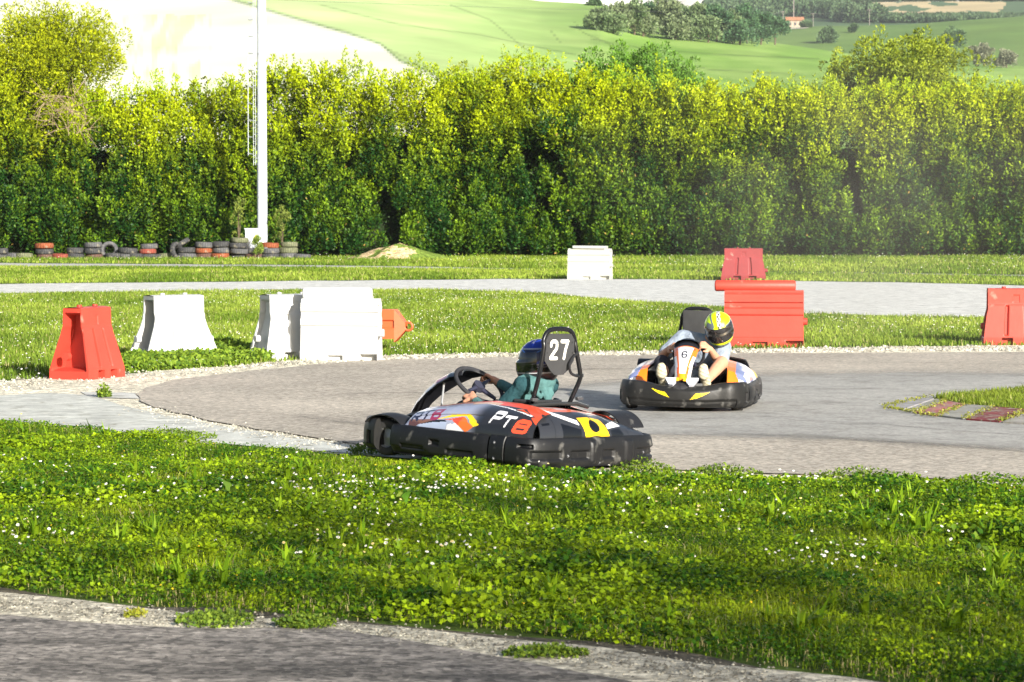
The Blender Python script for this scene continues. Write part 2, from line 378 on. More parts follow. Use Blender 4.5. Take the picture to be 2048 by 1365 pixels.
# ------------------------------------------------------------------ hills
class Hill:
    def __init__(s, d0, d1, ridge, z0=0.0, pw=1.0, bump=0):
        s.d0, s.d1, s.ridge, s.z0, s.pw, s.bump = d0, d1, ridge, z0, pw, bump
    def P(s, px, t):
        yr = interp(px, s.ridge); top = atd(px, yr, s.d1)
        if t <= 1:
            d = lerp(s.d0, s.d1, t); k = t ** s.pw; k = lerp(k, smooth(t), .35)
            z = lerp(s.z0, top.z, k) + s.bump * sin(px * .006 + t * 7) * t * (1 - t)
        else: d = lerp(s.d1, s.d1 + 250, t - 1); z = top.z - 45 * (t - 1)
        x = (px - 1024) / F * d
        return Vector((x, d, z))
    def hit(s, px, py):
        best, bt = 1e9, 0
        for k in range(401):
            t = k / 400; _, y = proj(s.P(px, t))
            if abs(y - py) < best: best, bt = abs(y - py), t
        return s.P(px, bt)
    def build(s, name, x0, x1, nx, ny, colf, m):
        mb = MB()
        mb.grid(lambda u, v: s.P(lerp(x0, x1, u), v * 1.15), nx, ny, colf)
        o = mb.build(name, m, smooth_angle=180); return tag(o, kind='structure')
hill1 = Hill(230, 900, [(-1500, -90), (0, -90), (500, -70), (900, -20), (1080, 4), (1200, 12), (1300, 50), (1450, 74), (1560, 88), (1700, 108), (1850, 128), (2048, 134), (2600, 150)], 0, 1.0, 6)
hill2 = Hill(880, 1350, [(900, 70), (1300, 66), (1450, 62), (1560, 58), (1640, 52), (1800, 50), (1900, 42), (2048, 32), (2600, 10)], 35, 1.0, 0)
hill3 = Hill(1330, 1900, [(1000, 60), (1380, 40), (1440, 12), (1500, 2), (1560, 4), (1700, 6), (1800, 4), (2048, 2), (2600, -10)], 75, 1.0, 0)
M_field = mat("field_crop", .9, .1, .16, .03, speck=None)
def seg_d(x, y, pts):
    best = 1e9
    for (ax, ay), (bx, by) in zip(pts[:-1], pts[1:]):
        dx, dy = bx - ax, by - ay; t = max(0, min(1, ((x - ax) * dx + (y - ay) * dy) / (dx * dx + dy * dy + 1e-9)))
        best = min(best, math.hypot(x - ax - t * dx, y - ay - t * dy))
    return best
bound = [(380, -40), (465, 0), (560, 28), (700, 68), (760, 88), (800, 122), (850, 142), (900, 165), (980, 240)]
tram = [[(760, 92), (800, 110), (850, 140)], [(1150, 45), (1165, 65), (1200, 80), (1260, 110)], [(1220, 95), (1250, 130), (1280, 160)], [(1100, 60), (1120, 85)],
        [(1180, 78), (1300, 100), (1440, 110), (1640, 118)], [(900, 10), (980, 40), (1040, 90), (1100, 130)], [(1300, 110), (1420, 140), (1600, 150)], [(640, 10), (800, 50), (960, 70), (1150, 110)]]
def hill1_col(u, v):
    px = lerp(-700, 2500, u); P = hill1.P(px, min(1.15, v * 1.15)); x, y = proj(P); x, y = float(x), float(y)
    bx = interp(y, [(p[1], p[0]) for p in bound])
    if x < bx:
        c = (.80, .80, .62); n = fbm(np.array([x / 14.0]), np.array([y / 55.0 + x / 90]), 5)[0]
        if 230 < x < 430 and 30 < y < 190: c = tuple(lerp(p, q, smooth((n - .45) / .25) * .8) for p, q in zip(c, (.60, .74, .36)))
        k = math.exp(-(seg_d(x, y, bound) / 3.2) ** 2) * .7; c = tuple(lerp(p, q, k) for p, q in zip(c, (.16, .22, .1)))
        return c
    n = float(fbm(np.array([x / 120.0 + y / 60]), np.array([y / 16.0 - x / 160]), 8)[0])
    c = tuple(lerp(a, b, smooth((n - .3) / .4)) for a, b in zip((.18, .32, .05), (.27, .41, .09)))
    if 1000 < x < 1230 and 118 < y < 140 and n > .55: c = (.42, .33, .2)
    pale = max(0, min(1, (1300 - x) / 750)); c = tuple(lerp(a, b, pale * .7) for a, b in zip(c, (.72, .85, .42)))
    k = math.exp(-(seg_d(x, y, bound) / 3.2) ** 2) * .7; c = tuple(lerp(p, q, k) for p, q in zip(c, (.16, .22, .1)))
    for t in tram:
        c = tuple(a * (1 - .34 * math.exp(-(seg_d(x, y, t) / 1.5) ** 2)) for a in c)
    return c
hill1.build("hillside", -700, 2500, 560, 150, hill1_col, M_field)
def hill2_col(u, v):
    px = lerp(900, 2600, u); x, y = proj(hill2.P(px, v * 1.15)); n = float(fbm(np.array([x / 90.0]), np.array([y / 14.0]), 4)[0])
    return tuple(lerp(a, b, n) for a, b in zip((.11, .20, .045), (.17, .26, .06)))
hill2.build("far_field", 900, 2600, 120, 40, hill2_col, M_field)
def hill3_col(u, v):
    px = lerp(1000, 2600, u); x, y = proj(hill3.P(px, v * 1.15)); x, y = float(x), float(y)
    n = float(fbm(np.array([x / 26.0]), np.array([y / 9.0]), 14)[0])
    if 1675 < x < 1790 and 2 < y < 30 and n > .40: return (.56, .46, .27)
    if 1790 < x < 2010 and 2 < y < 26 and n > .46: return (.54, .43, .24)
    if 1700 < x < 1860 and 24 < y < 42: return (.55, .40, .27)
    return (.09, .15, .07)
hill3.build("far_ridge", 1000, 2600, 300, 60, hill3_col, M_field)

# ------------------------------------------------------------------ foliage
M_leaf = mat("leaf", .5, .2, .10, 3.0, trans=.12)
M_bark = mat("bark", .9, .2, .3, 8, bump=.6, bscale=30)
M_grass = mat("grass_blade", .55, .15, .10, 2.0, trans=.22)
def tufts(cen, ax, rad, hgt, npt, cfun, Ls, Ws):
    """cen (k,3) tuft centres; leaves on upright plumes. returns arrays"""
    k = len(cen); idx = np.repeat(np.arange(k), npt); n = len(idx)
    t = rng.random(n) ** .8; th = rng.random(n) * 2 * pi
    prof = np.sin(np.clip(t * .86 + .14, 0, 1) * pi) ** .7
    A = ax[idx]; ref = unit(np.cross(A, np.array([1.0, .1, 0])[None])); ref2 = np.cross(A, ref)
    rr = rad[idx] * prof * (0.45 + .55 * rng.random(n) ** .5)
    dirn = ref * np.cos(th)[:, None] + ref2 * np.sin(th)[:, None]
    P = cen[idx] + A * ((t - .35) * hgt[idx])[:, None] + dirn * rr[:, None]
    LA = unit(dirn * .9 + A * (.35 + .9 * t[:, None]) + rng.normal(0, .35, (n, 3)))
    NN = unit(A * .6 + dirn * .4 + rng.normal(0, .4, (n, 3)))
    L = Ls * rng.uniform(.7, 1.25, n); W = Ws * rng.uniform(.75, 1.2, n)
    return leaf_arrays(P, LA, NN, L, W, cfun(idx, t, P))
def mixc(a, b, t): return np.asarray(a)[None] * (1 - t[:, None]) + np.asarray(b)[None] * t[:, None]

# --- the long clipped hedge behind the track
HD = 111.0
htop = [(-400, 150), (0, 175), (120, 195), (230, 215), (300, 190), (420, 195), (540, 165), (600, 160), (700, 172), (800, 178), (900, 172), (1000, 160), (1130, 165), (1250, 178), (1400, 190), (1500, 200), (1620, 196), (1700, 205), (1850, 200), (1950, 190), (2048, 200), (2500, 190)]
def hedge_height(x): 
    px = 1024 + x / HD * F
    return np.interp(px, [p[0] for p in htop], [(atd(1024, p[1], HD)).z for p in htop])
hedge = empty("hedge", (0, HD, 0), 0, "long tall green hedge along the far side of the track", "hedge")
gxn, gzn = 96, 14; gi, gj = np.meshgrid(np.arange(gxn), np.arange(gzn)); gi = gi.ravel(); gj = gj.ravel(); nLb = len(gi)
lx = -23.5 + (gi + (gj % 2) * .5 + rng.uniform(-.42, .42, nLb)) * 47 / gxn; lH = hedge_height(lx); lz = np.clip((gj + rng.uniform(-.1, 1.0, nLb)) / gzn, .02, 1) * lH * .97
lrad = rng.uniform(.22, .46, nLb); lhg = lrad * rng.uniform(1.6, 2.9, nLb)
ldep = (fbm(lx * .5, lz * .35, 3, 2) - .5) * 1.7 + (fbm(lx * 1.4, lz * .7, 31, 2) - .5) * 1.4 + rng.normal(0, .22, nLb)
ltone = rng.normal(0, .20, nLb) + (fbm(lx * .6, lz * .5, 61, 2) - .5) * .8
per = 9; li_ = np.repeat(np.arange(nLb), per); k = len(li_)
th = rng.uniform(-.15 * pi, 1.15 * pi, k); ph = rng.uniform(-.35, 1.0, k) * pi / 2
dn = np.stack([np.cos(th) * np.cos(ph), -np.sin(th) * np.cos(ph), np.sin(ph)], 1)
cen = np.stack([lx[li_], -ldep[li_] + .25 * (lz[li_] / lH[li_]) ** 2, lz[li_]], 1) + dn * np.stack([lrad[li_], lrad[li_], lhg[li_] * .6], 1) * rng.uniform(.75, 1.1, (k, 1))
okk = (cen[:, 2] > .12) & (fbm(cen[:, 0] * 1.15 + cen[:, 2] * .25, cen[:, 2] * .55, 133, 2) + .10 * (cen[:, 2] / hedge_height(cen[:, 0])) > .27); cen = cen[okk]; dn = dn[okk]; li_ = li_[okk]; k = len(cen)
ax = unit(dn * .38 + np.array([0, -.05, 1.0])[None] + rng.normal(0, .13, (k, 3)))
rad = rng.uniform(.09, .18, k); hgt = rng.uniform(.50, 1.05, k)
tuftcol = ltone[li_] + rng.normal(0, .12, k)
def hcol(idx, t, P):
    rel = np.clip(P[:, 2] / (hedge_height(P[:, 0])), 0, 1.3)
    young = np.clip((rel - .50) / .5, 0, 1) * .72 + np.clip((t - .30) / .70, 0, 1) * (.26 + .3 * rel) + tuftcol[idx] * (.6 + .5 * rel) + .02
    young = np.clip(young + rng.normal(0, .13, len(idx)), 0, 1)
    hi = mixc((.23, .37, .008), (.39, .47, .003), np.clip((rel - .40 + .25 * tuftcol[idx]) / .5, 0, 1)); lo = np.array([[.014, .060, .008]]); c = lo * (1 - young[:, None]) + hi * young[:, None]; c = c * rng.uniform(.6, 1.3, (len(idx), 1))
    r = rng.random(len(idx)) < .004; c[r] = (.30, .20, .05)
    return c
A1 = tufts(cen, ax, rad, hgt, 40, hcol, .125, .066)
# inner leaves coloured near black for the shade in the gaps
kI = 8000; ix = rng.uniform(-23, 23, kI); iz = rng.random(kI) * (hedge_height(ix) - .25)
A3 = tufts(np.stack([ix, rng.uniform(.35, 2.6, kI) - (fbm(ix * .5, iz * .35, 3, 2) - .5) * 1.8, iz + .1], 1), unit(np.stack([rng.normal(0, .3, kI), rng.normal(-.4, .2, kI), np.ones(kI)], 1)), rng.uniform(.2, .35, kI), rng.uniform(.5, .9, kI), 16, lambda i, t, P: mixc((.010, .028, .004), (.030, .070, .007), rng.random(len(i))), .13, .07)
# spires standing above the clipped top
kS = 800; sx = rng.uniform(-23, 23, kS); sh = hedge_height(sx) + (fbm(sx * 1.3, sx * 0, 9) - .5) * 1.3
cs = np.stack([sx, rng.uniform(-.2, 2.0, kS), sh + rng.uniform(-.5, .35, kS)], 1)
axs = unit(np.stack([rng.normal(0, .08, kS), rng.normal(0, .08, kS), np.ones(kS)], 1))
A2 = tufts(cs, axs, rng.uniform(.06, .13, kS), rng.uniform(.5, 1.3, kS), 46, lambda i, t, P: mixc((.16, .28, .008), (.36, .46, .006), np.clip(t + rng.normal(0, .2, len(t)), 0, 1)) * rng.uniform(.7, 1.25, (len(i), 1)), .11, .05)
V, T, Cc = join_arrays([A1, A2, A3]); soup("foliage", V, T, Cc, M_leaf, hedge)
core = MB()  # solid backing, its near-black colour stands for the shade deep in the hedge
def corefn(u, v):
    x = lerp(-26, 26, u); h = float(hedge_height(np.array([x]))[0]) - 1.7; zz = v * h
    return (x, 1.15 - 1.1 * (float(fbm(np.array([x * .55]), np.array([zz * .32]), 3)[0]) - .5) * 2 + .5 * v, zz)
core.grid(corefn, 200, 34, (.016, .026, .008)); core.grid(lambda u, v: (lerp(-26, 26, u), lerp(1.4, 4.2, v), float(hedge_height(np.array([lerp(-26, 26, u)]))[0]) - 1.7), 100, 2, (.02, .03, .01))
core.build("dark_core", M_bark, hedge)

def make_tree(name, label, px, base_y, D, top_y, w_px, lc1, lc2, nt, npt, leaf, trunk_r=.25, group=None, lobes=7, seed=1, cat="tree", squash=1.0, twigs=0, base_z=None, base_pt=None, low=.25, lobe_r=.55, tr=.12):
    """one tree: tapered trunk and limbs, crown of leaf tufts over several uneven lobes"""
    r = np.random.default_rng(seed)
    B = Vector(base_pt) if base_pt else Vector((gp(px, base_y)[0] * 0 + (px - 1024) / F * D, D, base_z or 0))
    top = atd(px, top_y, D).z - B.z; R = w_px / F * B.y / 2
    root = empty(name, B, 0, label, cat, group)
    t = MB(); bc = (.12, .09, .06)
    t.tube([(0, 0, -.2), (R * .03, 0, top * .25), (-R * .04, 0, top * .5), (0, 0, top * .82)], [trunk_r, trunk_r * .8, trunk_r * .5, trunk_r * .15], bc, 8)
    cx = []
    for i in range(lobes):
        a = 2 * pi * i / lobes + r.uniform(-.4, .4); q = r.uniform(.25, .62); hz_ = r.uniform(low + .12, .80) if i else .84
        c = np.array([R * q * cos(a), R * q * sin(a) * .8, top * hz_]) if i else np.array([0, 0, top * .78]); cx.append(c)
        t.tube([(0, 0, top * max(.15, hz_ - .4)), (c[0] * .5, c[1] * .5, top * (hz_ - .15)), tuple(c)], [trunk_r * .45, trunk_r * .28, trunk_r * .1], bc, 6)
    for i in range(twigs):
        a = r.uniform(0, 2 * pi); a0 = r.uniform(-.5, .3); P0 = Vector((R * .42 + r.uniform(-.9, .9), -R * .72 + r.uniform(-.5, .3), top * .56 + r.uniform(-.8, .8)))
        d = Vector((r.normal(.3, .7), r.normal(-.35, .3), r.normal(.25, .6))); d.normalize(); Ln = r.uniform(.4, 1.1)
        t.tube([P0, P0 + d * Ln * .5 + Vector((0, 0, .05)), P0 + d * Ln], [.011, .008, .004], (.34, .25, .17), 4)
    t.build("trunk", M_bark, root)
    cx = np.array(cx); li = r.integers(0, lobes, nt); d = unit(r.normal(0, 1, (nt, 3))); d[:, 2] = np.abs(d[:, 2]) * 1.0 - .35 * (r.random(nt) < .4)
    lr = np.array([R * lobe_r, R * lobe_r, top * (1 - low) * .36]) * r.uniform(.75, 1.15, (lobes, 1))
    cenT = cx[li] + d * lr[li] * r.uniform(.55, 1.02, (nt, 1)); axT = unit(d * .7 + np.array([0, 0, .8]) + r.normal(0, .25, (nt, 3)))
    cenT = cenT[cenT[:, 2] > 0.02 * top]
    axT = axT[:len(cenT)]; tone = r.random(len(cenT))
    rr = R * tr * r.uniform(.6, 1.3, len(cenT))
    def cf(i, tt, P):
        m_ = np.clip(.15 + tone[i] * .5 + tt * .35 + r.normal(0, .12, len(i)), 0, 1); return mixc(lc1, lc2, m_) * r.uniform(.7, 1.25, (len(i), 1))
    V, T, Cc = tufts(cenT, axT, rr, rr * 2.6, npt, cf, leaf, leaf * .5); soup("crown", V, T, Cc, M_leaf, root)
    return root
make_tree("broadleaf_tree", "large yellow-green tree with bare brown twigs at the left end of the hedge", 60, 0, 112.6, 12, 450, (.09, .15, .006), (.40, .44, .006), 1500, 62, .115, .22, seed=3, lobes=16, twigs=110, low=.30, tr=.085, lobe_r=.50)
make_tree("broadleaf_tree", "round bright green tree rising behind the middle of the hedge", 1290, 0, 119, 106, 330, (.05, .14, .02), (.15, .30, .03), 520, 80, .13, .2, seed=5, lobes=8, low=.35, tr=.10)
make_tree("broadleaf_tree", "open-crowned yellowish tree with pale limbs rising above the right part of the hedge", 1800, 0, 117, 52, 330, (.09, .15, .015), (.30, .36, .02), 700, 60, .13, .2, seed=8, lobes=12, low=.45, twigs=60, tr=.08)
make_tree("broadleaf_tree", "low pale green bush-like tree just topping the hedge left of the round green tree", 975, 0, 118, 138, 260, (.12, .2, .02), (.34, .38, .04), 240, 70, .13, .16, seed=9, lobes=6, low=.4, tr=.10)
make_tree("broadleaf_tree", "small dark green tree peeping over the hedge left of the open-crowned tree", 1590, 0, 118, 150, 190, (.04, .11, .02), (.14, .26, .04), 200, 70, .13, .16, seed=12, lobes=6, low=.45, tr=.12)
make_tree("broadleaf_tree", "green bush-like tree topping the hedge at the right edge of the photo", 2040, 0, 118, 172, 200, (.05, .12, .02), (.22, .30, .03), 200, 70, .13, .16, seed=13, lobes=6, low=.4, tr=.12)

# --- distant grove on the hillside and lone trees
gl = [(1205, 30, 60, 0), (1235, 22, 62, 1), (1268, 15, 70, 0), (1300, 20, 66, 2), (1335, 14, 72, 1), (1368, 26, 74, 0), (1400, 24, 80, 0), (1432, 30, 84, 2), (1462, 40, 86, 0), (1492, 32, 88, 2), (1520, 38, 90, 2), (1548, 48, 90, 2), (1225, 44, 68, 0), (1285, 40, 74, 1), (1350, 44, 80, 1), (1415, 50, 86, 0), (1478, 55, 90, 2)]
gc = [((.09, .15, .06), (.20, .27, .12)), ((.12, .17, .08), (.22, .27, .13)), ((.035, .09, .045), (.10, .19, .08))]
gn = ["mid green", "pale blossoming", "dark green"]
ordn = ["first", "second", "third", "fourth", "fifth", "sixth", "seventh", "eighth", "ninth", "tenth", "eleventh", "twelfth", "thirteenth", "fourteenth", "fifteenth", "sixteenth", "seventeenth"]
order = sorted(range(len(gl)), key=lambda i: gl[i][0])
for i, (px, ty, by, kd) in enumerate(gl):
    P = hill1.hit(px, by); ty = ty - 4
    make_tree("grove_tree", f"{gn[kd]} tree of the hillside grove, {ordn[order.index(i)]} from its left end", px, by, P.y, ty, 66, *gc[kd], 70, 46, 1.0 * P.y / 900, .25, "trees of the grove on the hillside", seed=40 + i, lobes=5, base_pt=P, low=.05, tr=.2)
for i, (px, ty, by, wpx, hl, lb) in enumerate([(1655, 64, 87, 46, hill2, "rounded dark green tree alone in the far field right of the grove"), (1706, 53, 66, 18, hill2, "tiny round bush alone high in the far field"),
        (1905, 70, 112, 60, hill2, "dull grey-green tree in the far field behind the open-crowned tree"), (1190, 4, 12, 26, hill1, "small dark bush on the hilltop against the sky, left of the grove"), (1610, 48, 56, 22, hill2, "low grey bush just right of the far farmhouse"), (1000, 8, 0, 1, None, ""),
        (1965, 100, 133, 50, hill1, "leafless greyish bush at the right edge of the hillside"), (2010, 108, 136, 44, hill1, "low bare bush beside the leafless greyish one, at the far right edge")]):
    if hl is None: continue
    P = hl.hit(px, by); gcol = ((.05, .10, .04), (.12, .2, .08)) if i not in (6, 7) else ((.13, .15, .09), (.24, .25, .16))
    make_tree("field_tree", lb, px, by, P.y, ty, wpx, *gcol, 60, 40, 1.0 * P.y / 1100, .2, seed=70 + i, lobes=4, base_pt=P, low=.05, tr=.22)
# wooded far ridge: far-off wood that reads as one mass
nW = 1300; wx = rng.uniform(1415, 2120, nW); Wc = []
for x in wx:
    lo_, hi_ = (12 if x < 1690 else 38), (46 if x < 1690 else 47)
    if x > 1690 and rng.random() < .25: lo_, hi_ = 0, 3
    y = rng.uniform(lo_, hi_)
    if 1455 < x < 1690: y = rng.uniform(6, 46)
    if 1560 < x < 1660 and y > 38: y -= 12
    P = hill3.hit(x, max(y, 3)); Wc.append(P)
Wc = np.array([tuple(p) for p in Wc]); k = len(Wc)
Wc[:, 2] += np.where(Wc[:, 0] > 195, .8, 3.0)
wt = rng.random(k)
V, T, Cc = tufts(Wc, unit(np.stack([rng.normal(0, .1, k), rng.normal(0, .1, k), np.ones(k)], 1)), np.where(Wc[:, 0] > 195, .45, 1) * rng.uniform(2.0, 5.0, k), np.where(Wc[:, 0] > 195, .3, 1) * rng.uniform(5, 10, k), 46, lambda i, t, P: mixc((.035, .075, .035), (.11, .17, .075), np.clip(wt[i] * .6 + t * .4, 0, 1)) * rng.uniform(.7, 1.3, (len(i), 1)), 1.9, 1.2)
tag(soup("distant_wood", V, T, Cc, M_leaf), "dark wood along the far ridge", "wood", kind='stuff')

# --- farmhouse, mast, poles and cables far off
Pf = hill2.hit(1578, 54); s_ = Pf.y / F
hs = empty("farmhouse", Pf, 0, "small distant farmhouse with orange tiled roof and open sheds below the wooded ridge", "house")
mb = MB(); mb.box((2, 0, 1.6), (7, 6, 3.2), (.34, .28, .22)); mb.box((-7, 0, 1.0), (9, 5, 2.0), (.34, .30, .27)); mb.build("wall", mat("plaster", .9, .2, .15, .5), hs, 0)
mb = MB()
for (x0, x1, z0, z1, dy) in ((-2.2, 6.2, 3.2, 5.0, 3.6),):
    mb.face([(x0, -dy, z0), (x1, -dy, z0), (x1, 0, z1), (x0, 0, z1)], (.42, .20, .11)); mb.face([(x0, dy, z0), (x1, dy, z0), (x1, 0, z1), (x0, 0, z1)], (.42, .20, .11)); mb.face([(x0, -dy, z0), (x0, 0, z1), (x0, dy, z0)], (.5, .4, .3)); mb.face([(x1, -dy, z0), (x1, 0, z1), (x1, dy, z0)], (.5, .4, .3))
mb.face([(-12.5, -3, 2.0), (-2.3, -3, 2.0), (-2.3, 0, 3.2), (-12.5, 0, 3.2)], (.42, .38, .34)); mb.face([(-12.5, 3, 2.0), (-2.3, 3, 2.0), (-2.3, 0, 3.2), (-12.5, 0, 3.2)], (.42, .38, .34))
mb.build("roof", mat("roof_tile", .9, .2, .2, 1), hs, 0)
for wx_ in (-.2, 2.0, 4.2): m2 = MB(); m2.box((wx_, -3.03, 1.7), (.9, .1, 1.2), (.05, .05, .06)); m2.build("window", mat("dark_glass", .3, .5, 0), hs, 0)
mb = MB(); c0 = hill2.hit(1585, 52)
mb.face([tuple(hill2.hit(x, y) + Vector((0, 0, .25))) for x, y in ((1550, 57), (1572, 54), (1600, 55), (1622, 54), (1612, 58), (1580, 60))], (.62, .58, .42))
tag(mb.build("farmyard", M_gravel, smooth_angle=0), kind='structure')
def pole(px, y0, y1, hl, r, label, name="utility_pole", cross=True):
    P = hl.hit(px, y0); h = atd(px, y1, P.y).z - P.z; o = empty(name, P, 0, label, "pole")
    m = MB(); m.tube([(0, 0, -1), (0, 0, h)], [r, r * .7], (.25, .22, .2), 8); m.build("shaft", M_bark, o)
    if cross: m = MB(); m.box((0, 0, h * .93), (2.4, .2, .2), (.22, .2, .18)); m.build("crossarm", M_bark, o, 0)
    return P + Vector((0, 0, h))
pole(1585, 50, -12, hill2, .30, "tall thin mast rising beside the distant farmhouse", "radio_mast", False)
a1 = pole(1564, 54, 22, hill2, .16, "wooden utility pole just left of the distant farmhouse")
a2 = pole(1624, 50, 26, hill2, .16, "utility pole standing right of the distant farmhouse")
pole(1736, 46, 18, hill2, .16, "utility pole in front of the pale cliffs")
def cable(name, A, B, sag, r, label):
    m = MB(); m.tube([A.lerp(B, t / 24) - Vector((0, 0, sag * 4 * (t / 24) * (1 - t / 24))) for t in range(25)], r, (.12, .12, .12), 4); return tag(m.build(name, M_bark, smooth_angle=0), label, "cable")
cable("power_cable", atd(380, -6, 170), atd(1900, 24, 520), .6, .010, "thin dark overhead cable crossing the sky at the top of the photo")
cable("power_cable", a1, atd(1462, 42, 1300), 1.0, .06, "thin cable leading left from the pole by the distant farmhouse")

# ------------------------------------------------------------------ lighting pole, ladder, cabinet
M_white_metal = mat("white_metal", .4, .4, .06, 3, grime=((.55, .5, .4), 5, .62, .8))
PX, PY = (525 - 1024) / F * 107.5, 107.5
fp = empty("floodlight_mast", (PX, PY, 0), 0, "tall white tubular lighting mast with a caged ladder standing before the hedge", "mast")
m = MB(); m.tube([(0, 0, -.2), (0, 0, 3), (0, 0, 6), (0, 0, 12)], [.185, .18, .165, .15], (.62, .65, .72), 28); m.build("shaft", M_white_metal, fp)
for zz, r_ in ((.05, .26), (2.2, .196), (7.3, .17)): m = MB(); m.tube([(0, 0, zz), (0, 0, zz + .07)], [r_, r_], (.5, .52, .56), 28); m.build("collar", M_white_metal, fp)
m = MB()
for sx in (-.30, -.225): m.tube([(sx, -.05, 3.35), (sx, -.05, 12)], .011, (.62, .66, .72), 6)
for i in range(34): m.tube([(-.30, -.05, 3.45 + i * .25), (-.225, -.05, 3.45 + i * .25)], .01, (.6, .63, .7), 5)
for i in range(6): m.tube([(-.22, -.05, 3.6 + i * 1.5), (-.1, 0, 3.6 + i * 1.5)], .012, (.6, .63, .7), 5)
m.build("ladder", M_steel, fp)
m = MB()
m.tube([(-.47, -.28, 3.7), (-.47, -.28, 7.2)],   .014, (.66, .7, .76), 6)

m.build("cage_bar", M_steel, fp)
for i in range(14):
    zz = 3.75 + i * .6; m = MB(); m.tube([(-.30, -.05, zz), (-.36, -.25, zz), (-.47, -.30, zz + .03), (-.47, .0, zz + .04), (-.48, .12, zz), (-.33, .0, zz)], .012, (.30, .33, .38), 5); m.build("cage_hoop", M_steel, fp)
cb = empty("electrical_cabinet", (PX - .22, PY - .45, 0), 0, "white electrical cabinet with a yellow warning triangle at the foot of the lighting mast", "cabinet")
m = MB(); m.box((0, 0, .72), (.68, .35, .66), (.80, .83, .88), bev=.012); m.box((0, 0, 1.065), (.74, .41, .035), (.8, .82, .86), bev=.01); m.box((.0, 0, .2), (.6, .3, .40), (.72, .74, .78)); m.build("housing", M_white_metal, cb, 30)
m = MB(); m.box((-.01, -.182, .72), (.60, .012, .58), (.78, .82, .88), bev=.004); d_ = m.build("door", M_white_metal, cb, 30)
m = MB(); m.box((.24, -.20, .74), (.03, .02, .12), (.1, .1, .12)); m.build("handle", M_steel, d_, 0)
m = MB(); m.face([(-.04, -.192, .74), (.10, -.192, .74), (.03, -.192, .87)], (.85, .60, .03)); m.build("warning_sign", mat("sticker", .5, .4, 0), d_, 0)
m = MB(); m.box((.16, -.192, .80), (.10, .004, .012), (.15, .2, .35)); m.box((.17, -.192, .76), (.12, .004, .01), (.15, .2, .35)); m.build("printed_plate", mat("sticker", .5, .4, 0), d_, 0)

# ------------------------------------------------------------------ tyres along the hedge
M_rubber = mat("rubber", .8, .3, .3, 9, bump=.3, bscale=70, grime=((.20, .18, .13), 9, .55, .75))
def tyre_mesh(col):
    m = MB(); prof = []
    for k in range(20):
        a = 2 * pi * k / 20; x = cos(a); y = sin(a)
        rr = .235 + .075 * (abs(x) ** .6) * (1 if x > 0 else -1); zz = .1 + .098 * (abs(y) ** .55) * (1 if y > 0 else -1); prof.append((rr, zz))
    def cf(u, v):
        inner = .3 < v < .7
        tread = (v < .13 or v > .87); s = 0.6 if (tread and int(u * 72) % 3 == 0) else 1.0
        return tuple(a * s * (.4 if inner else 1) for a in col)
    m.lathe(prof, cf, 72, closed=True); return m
tcols = {'black': (.055, .055, .058), 'orange': (.27, .075, .03), 'brown': (.12, .065, .05), 'red-brown': (.26, .06, .04), 'mossy': (.15, .16, .09), 'grey': (.10, .10, .105)}
tproto = {}
stacks = [(0, ['black', 'black']), (88, ['grey']), (160, ['mossy']), (288, ['brown', 'black', 'orange']), (395, ['red-brown']), (482, ['black', 'black']), (598, ['brown', 'black', 'grey']), (725, ['black']), (822, ['grey', 'black']), (872, ['black']),
          (950, ['black', 'red-brown', 'grey']), (1000, ['black']), (1072, ['mossy']), (1198, ['grey', 'black']), (1304, ['brown', 'orange', 'grey']), (1415, ['orange', 'grey', 'black']), (1530, ['black', 'grey', 'black', 'mossy']), (1632, ['brown', 'grey']), (1732, ['black', 'grey', 'orange']), (1845, ['grey', 'mossy', 'mossy']), (1935, ['grey'])]
posn = {1: [''], 2: ['bottom', 'top'], 3: ['bottom', 'middle', 'top'], 4: ['bottom', 'second', 'third', 'top']}
orde = ordn + ["eighteenth", "nineteenth", "twentieth", "twenty-first"]
def put_tyre(col, loc, rot, label):
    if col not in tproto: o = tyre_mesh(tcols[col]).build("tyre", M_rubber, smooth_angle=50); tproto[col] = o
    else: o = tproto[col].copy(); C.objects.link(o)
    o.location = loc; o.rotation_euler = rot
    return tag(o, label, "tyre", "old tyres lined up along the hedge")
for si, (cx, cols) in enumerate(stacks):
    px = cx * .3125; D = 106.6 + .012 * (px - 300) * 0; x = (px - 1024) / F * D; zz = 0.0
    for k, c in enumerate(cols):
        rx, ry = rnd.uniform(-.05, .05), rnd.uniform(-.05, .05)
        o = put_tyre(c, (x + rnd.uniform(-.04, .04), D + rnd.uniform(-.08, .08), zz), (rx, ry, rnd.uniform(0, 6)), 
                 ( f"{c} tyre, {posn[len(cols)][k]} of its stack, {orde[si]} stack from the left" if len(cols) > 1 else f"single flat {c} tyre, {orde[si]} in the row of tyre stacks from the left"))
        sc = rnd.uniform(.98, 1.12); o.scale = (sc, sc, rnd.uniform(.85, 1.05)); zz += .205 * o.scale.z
put_tyre('grey', ((702 * .3125 - 1024) / F * 107, 107.0, .27), (radians(72), .25, 0), "grey tyre standing on edge, leaning behind the eighth tyre pile from the left")
put_tyre('black', ((1118 * .3125 - 1024) / F * 106.4, 106.4, .28), (radians(80), 0, radians(62)), "black tyre standing upright on edge left of the tilted tyre")
put_tyre('black', ((1172 * .3125 - 1024) / F * 106.7, 106.7, .47), (0, radians(-32), 0), "black tyre tilted steeply on top of the fourteenth pile from the left")

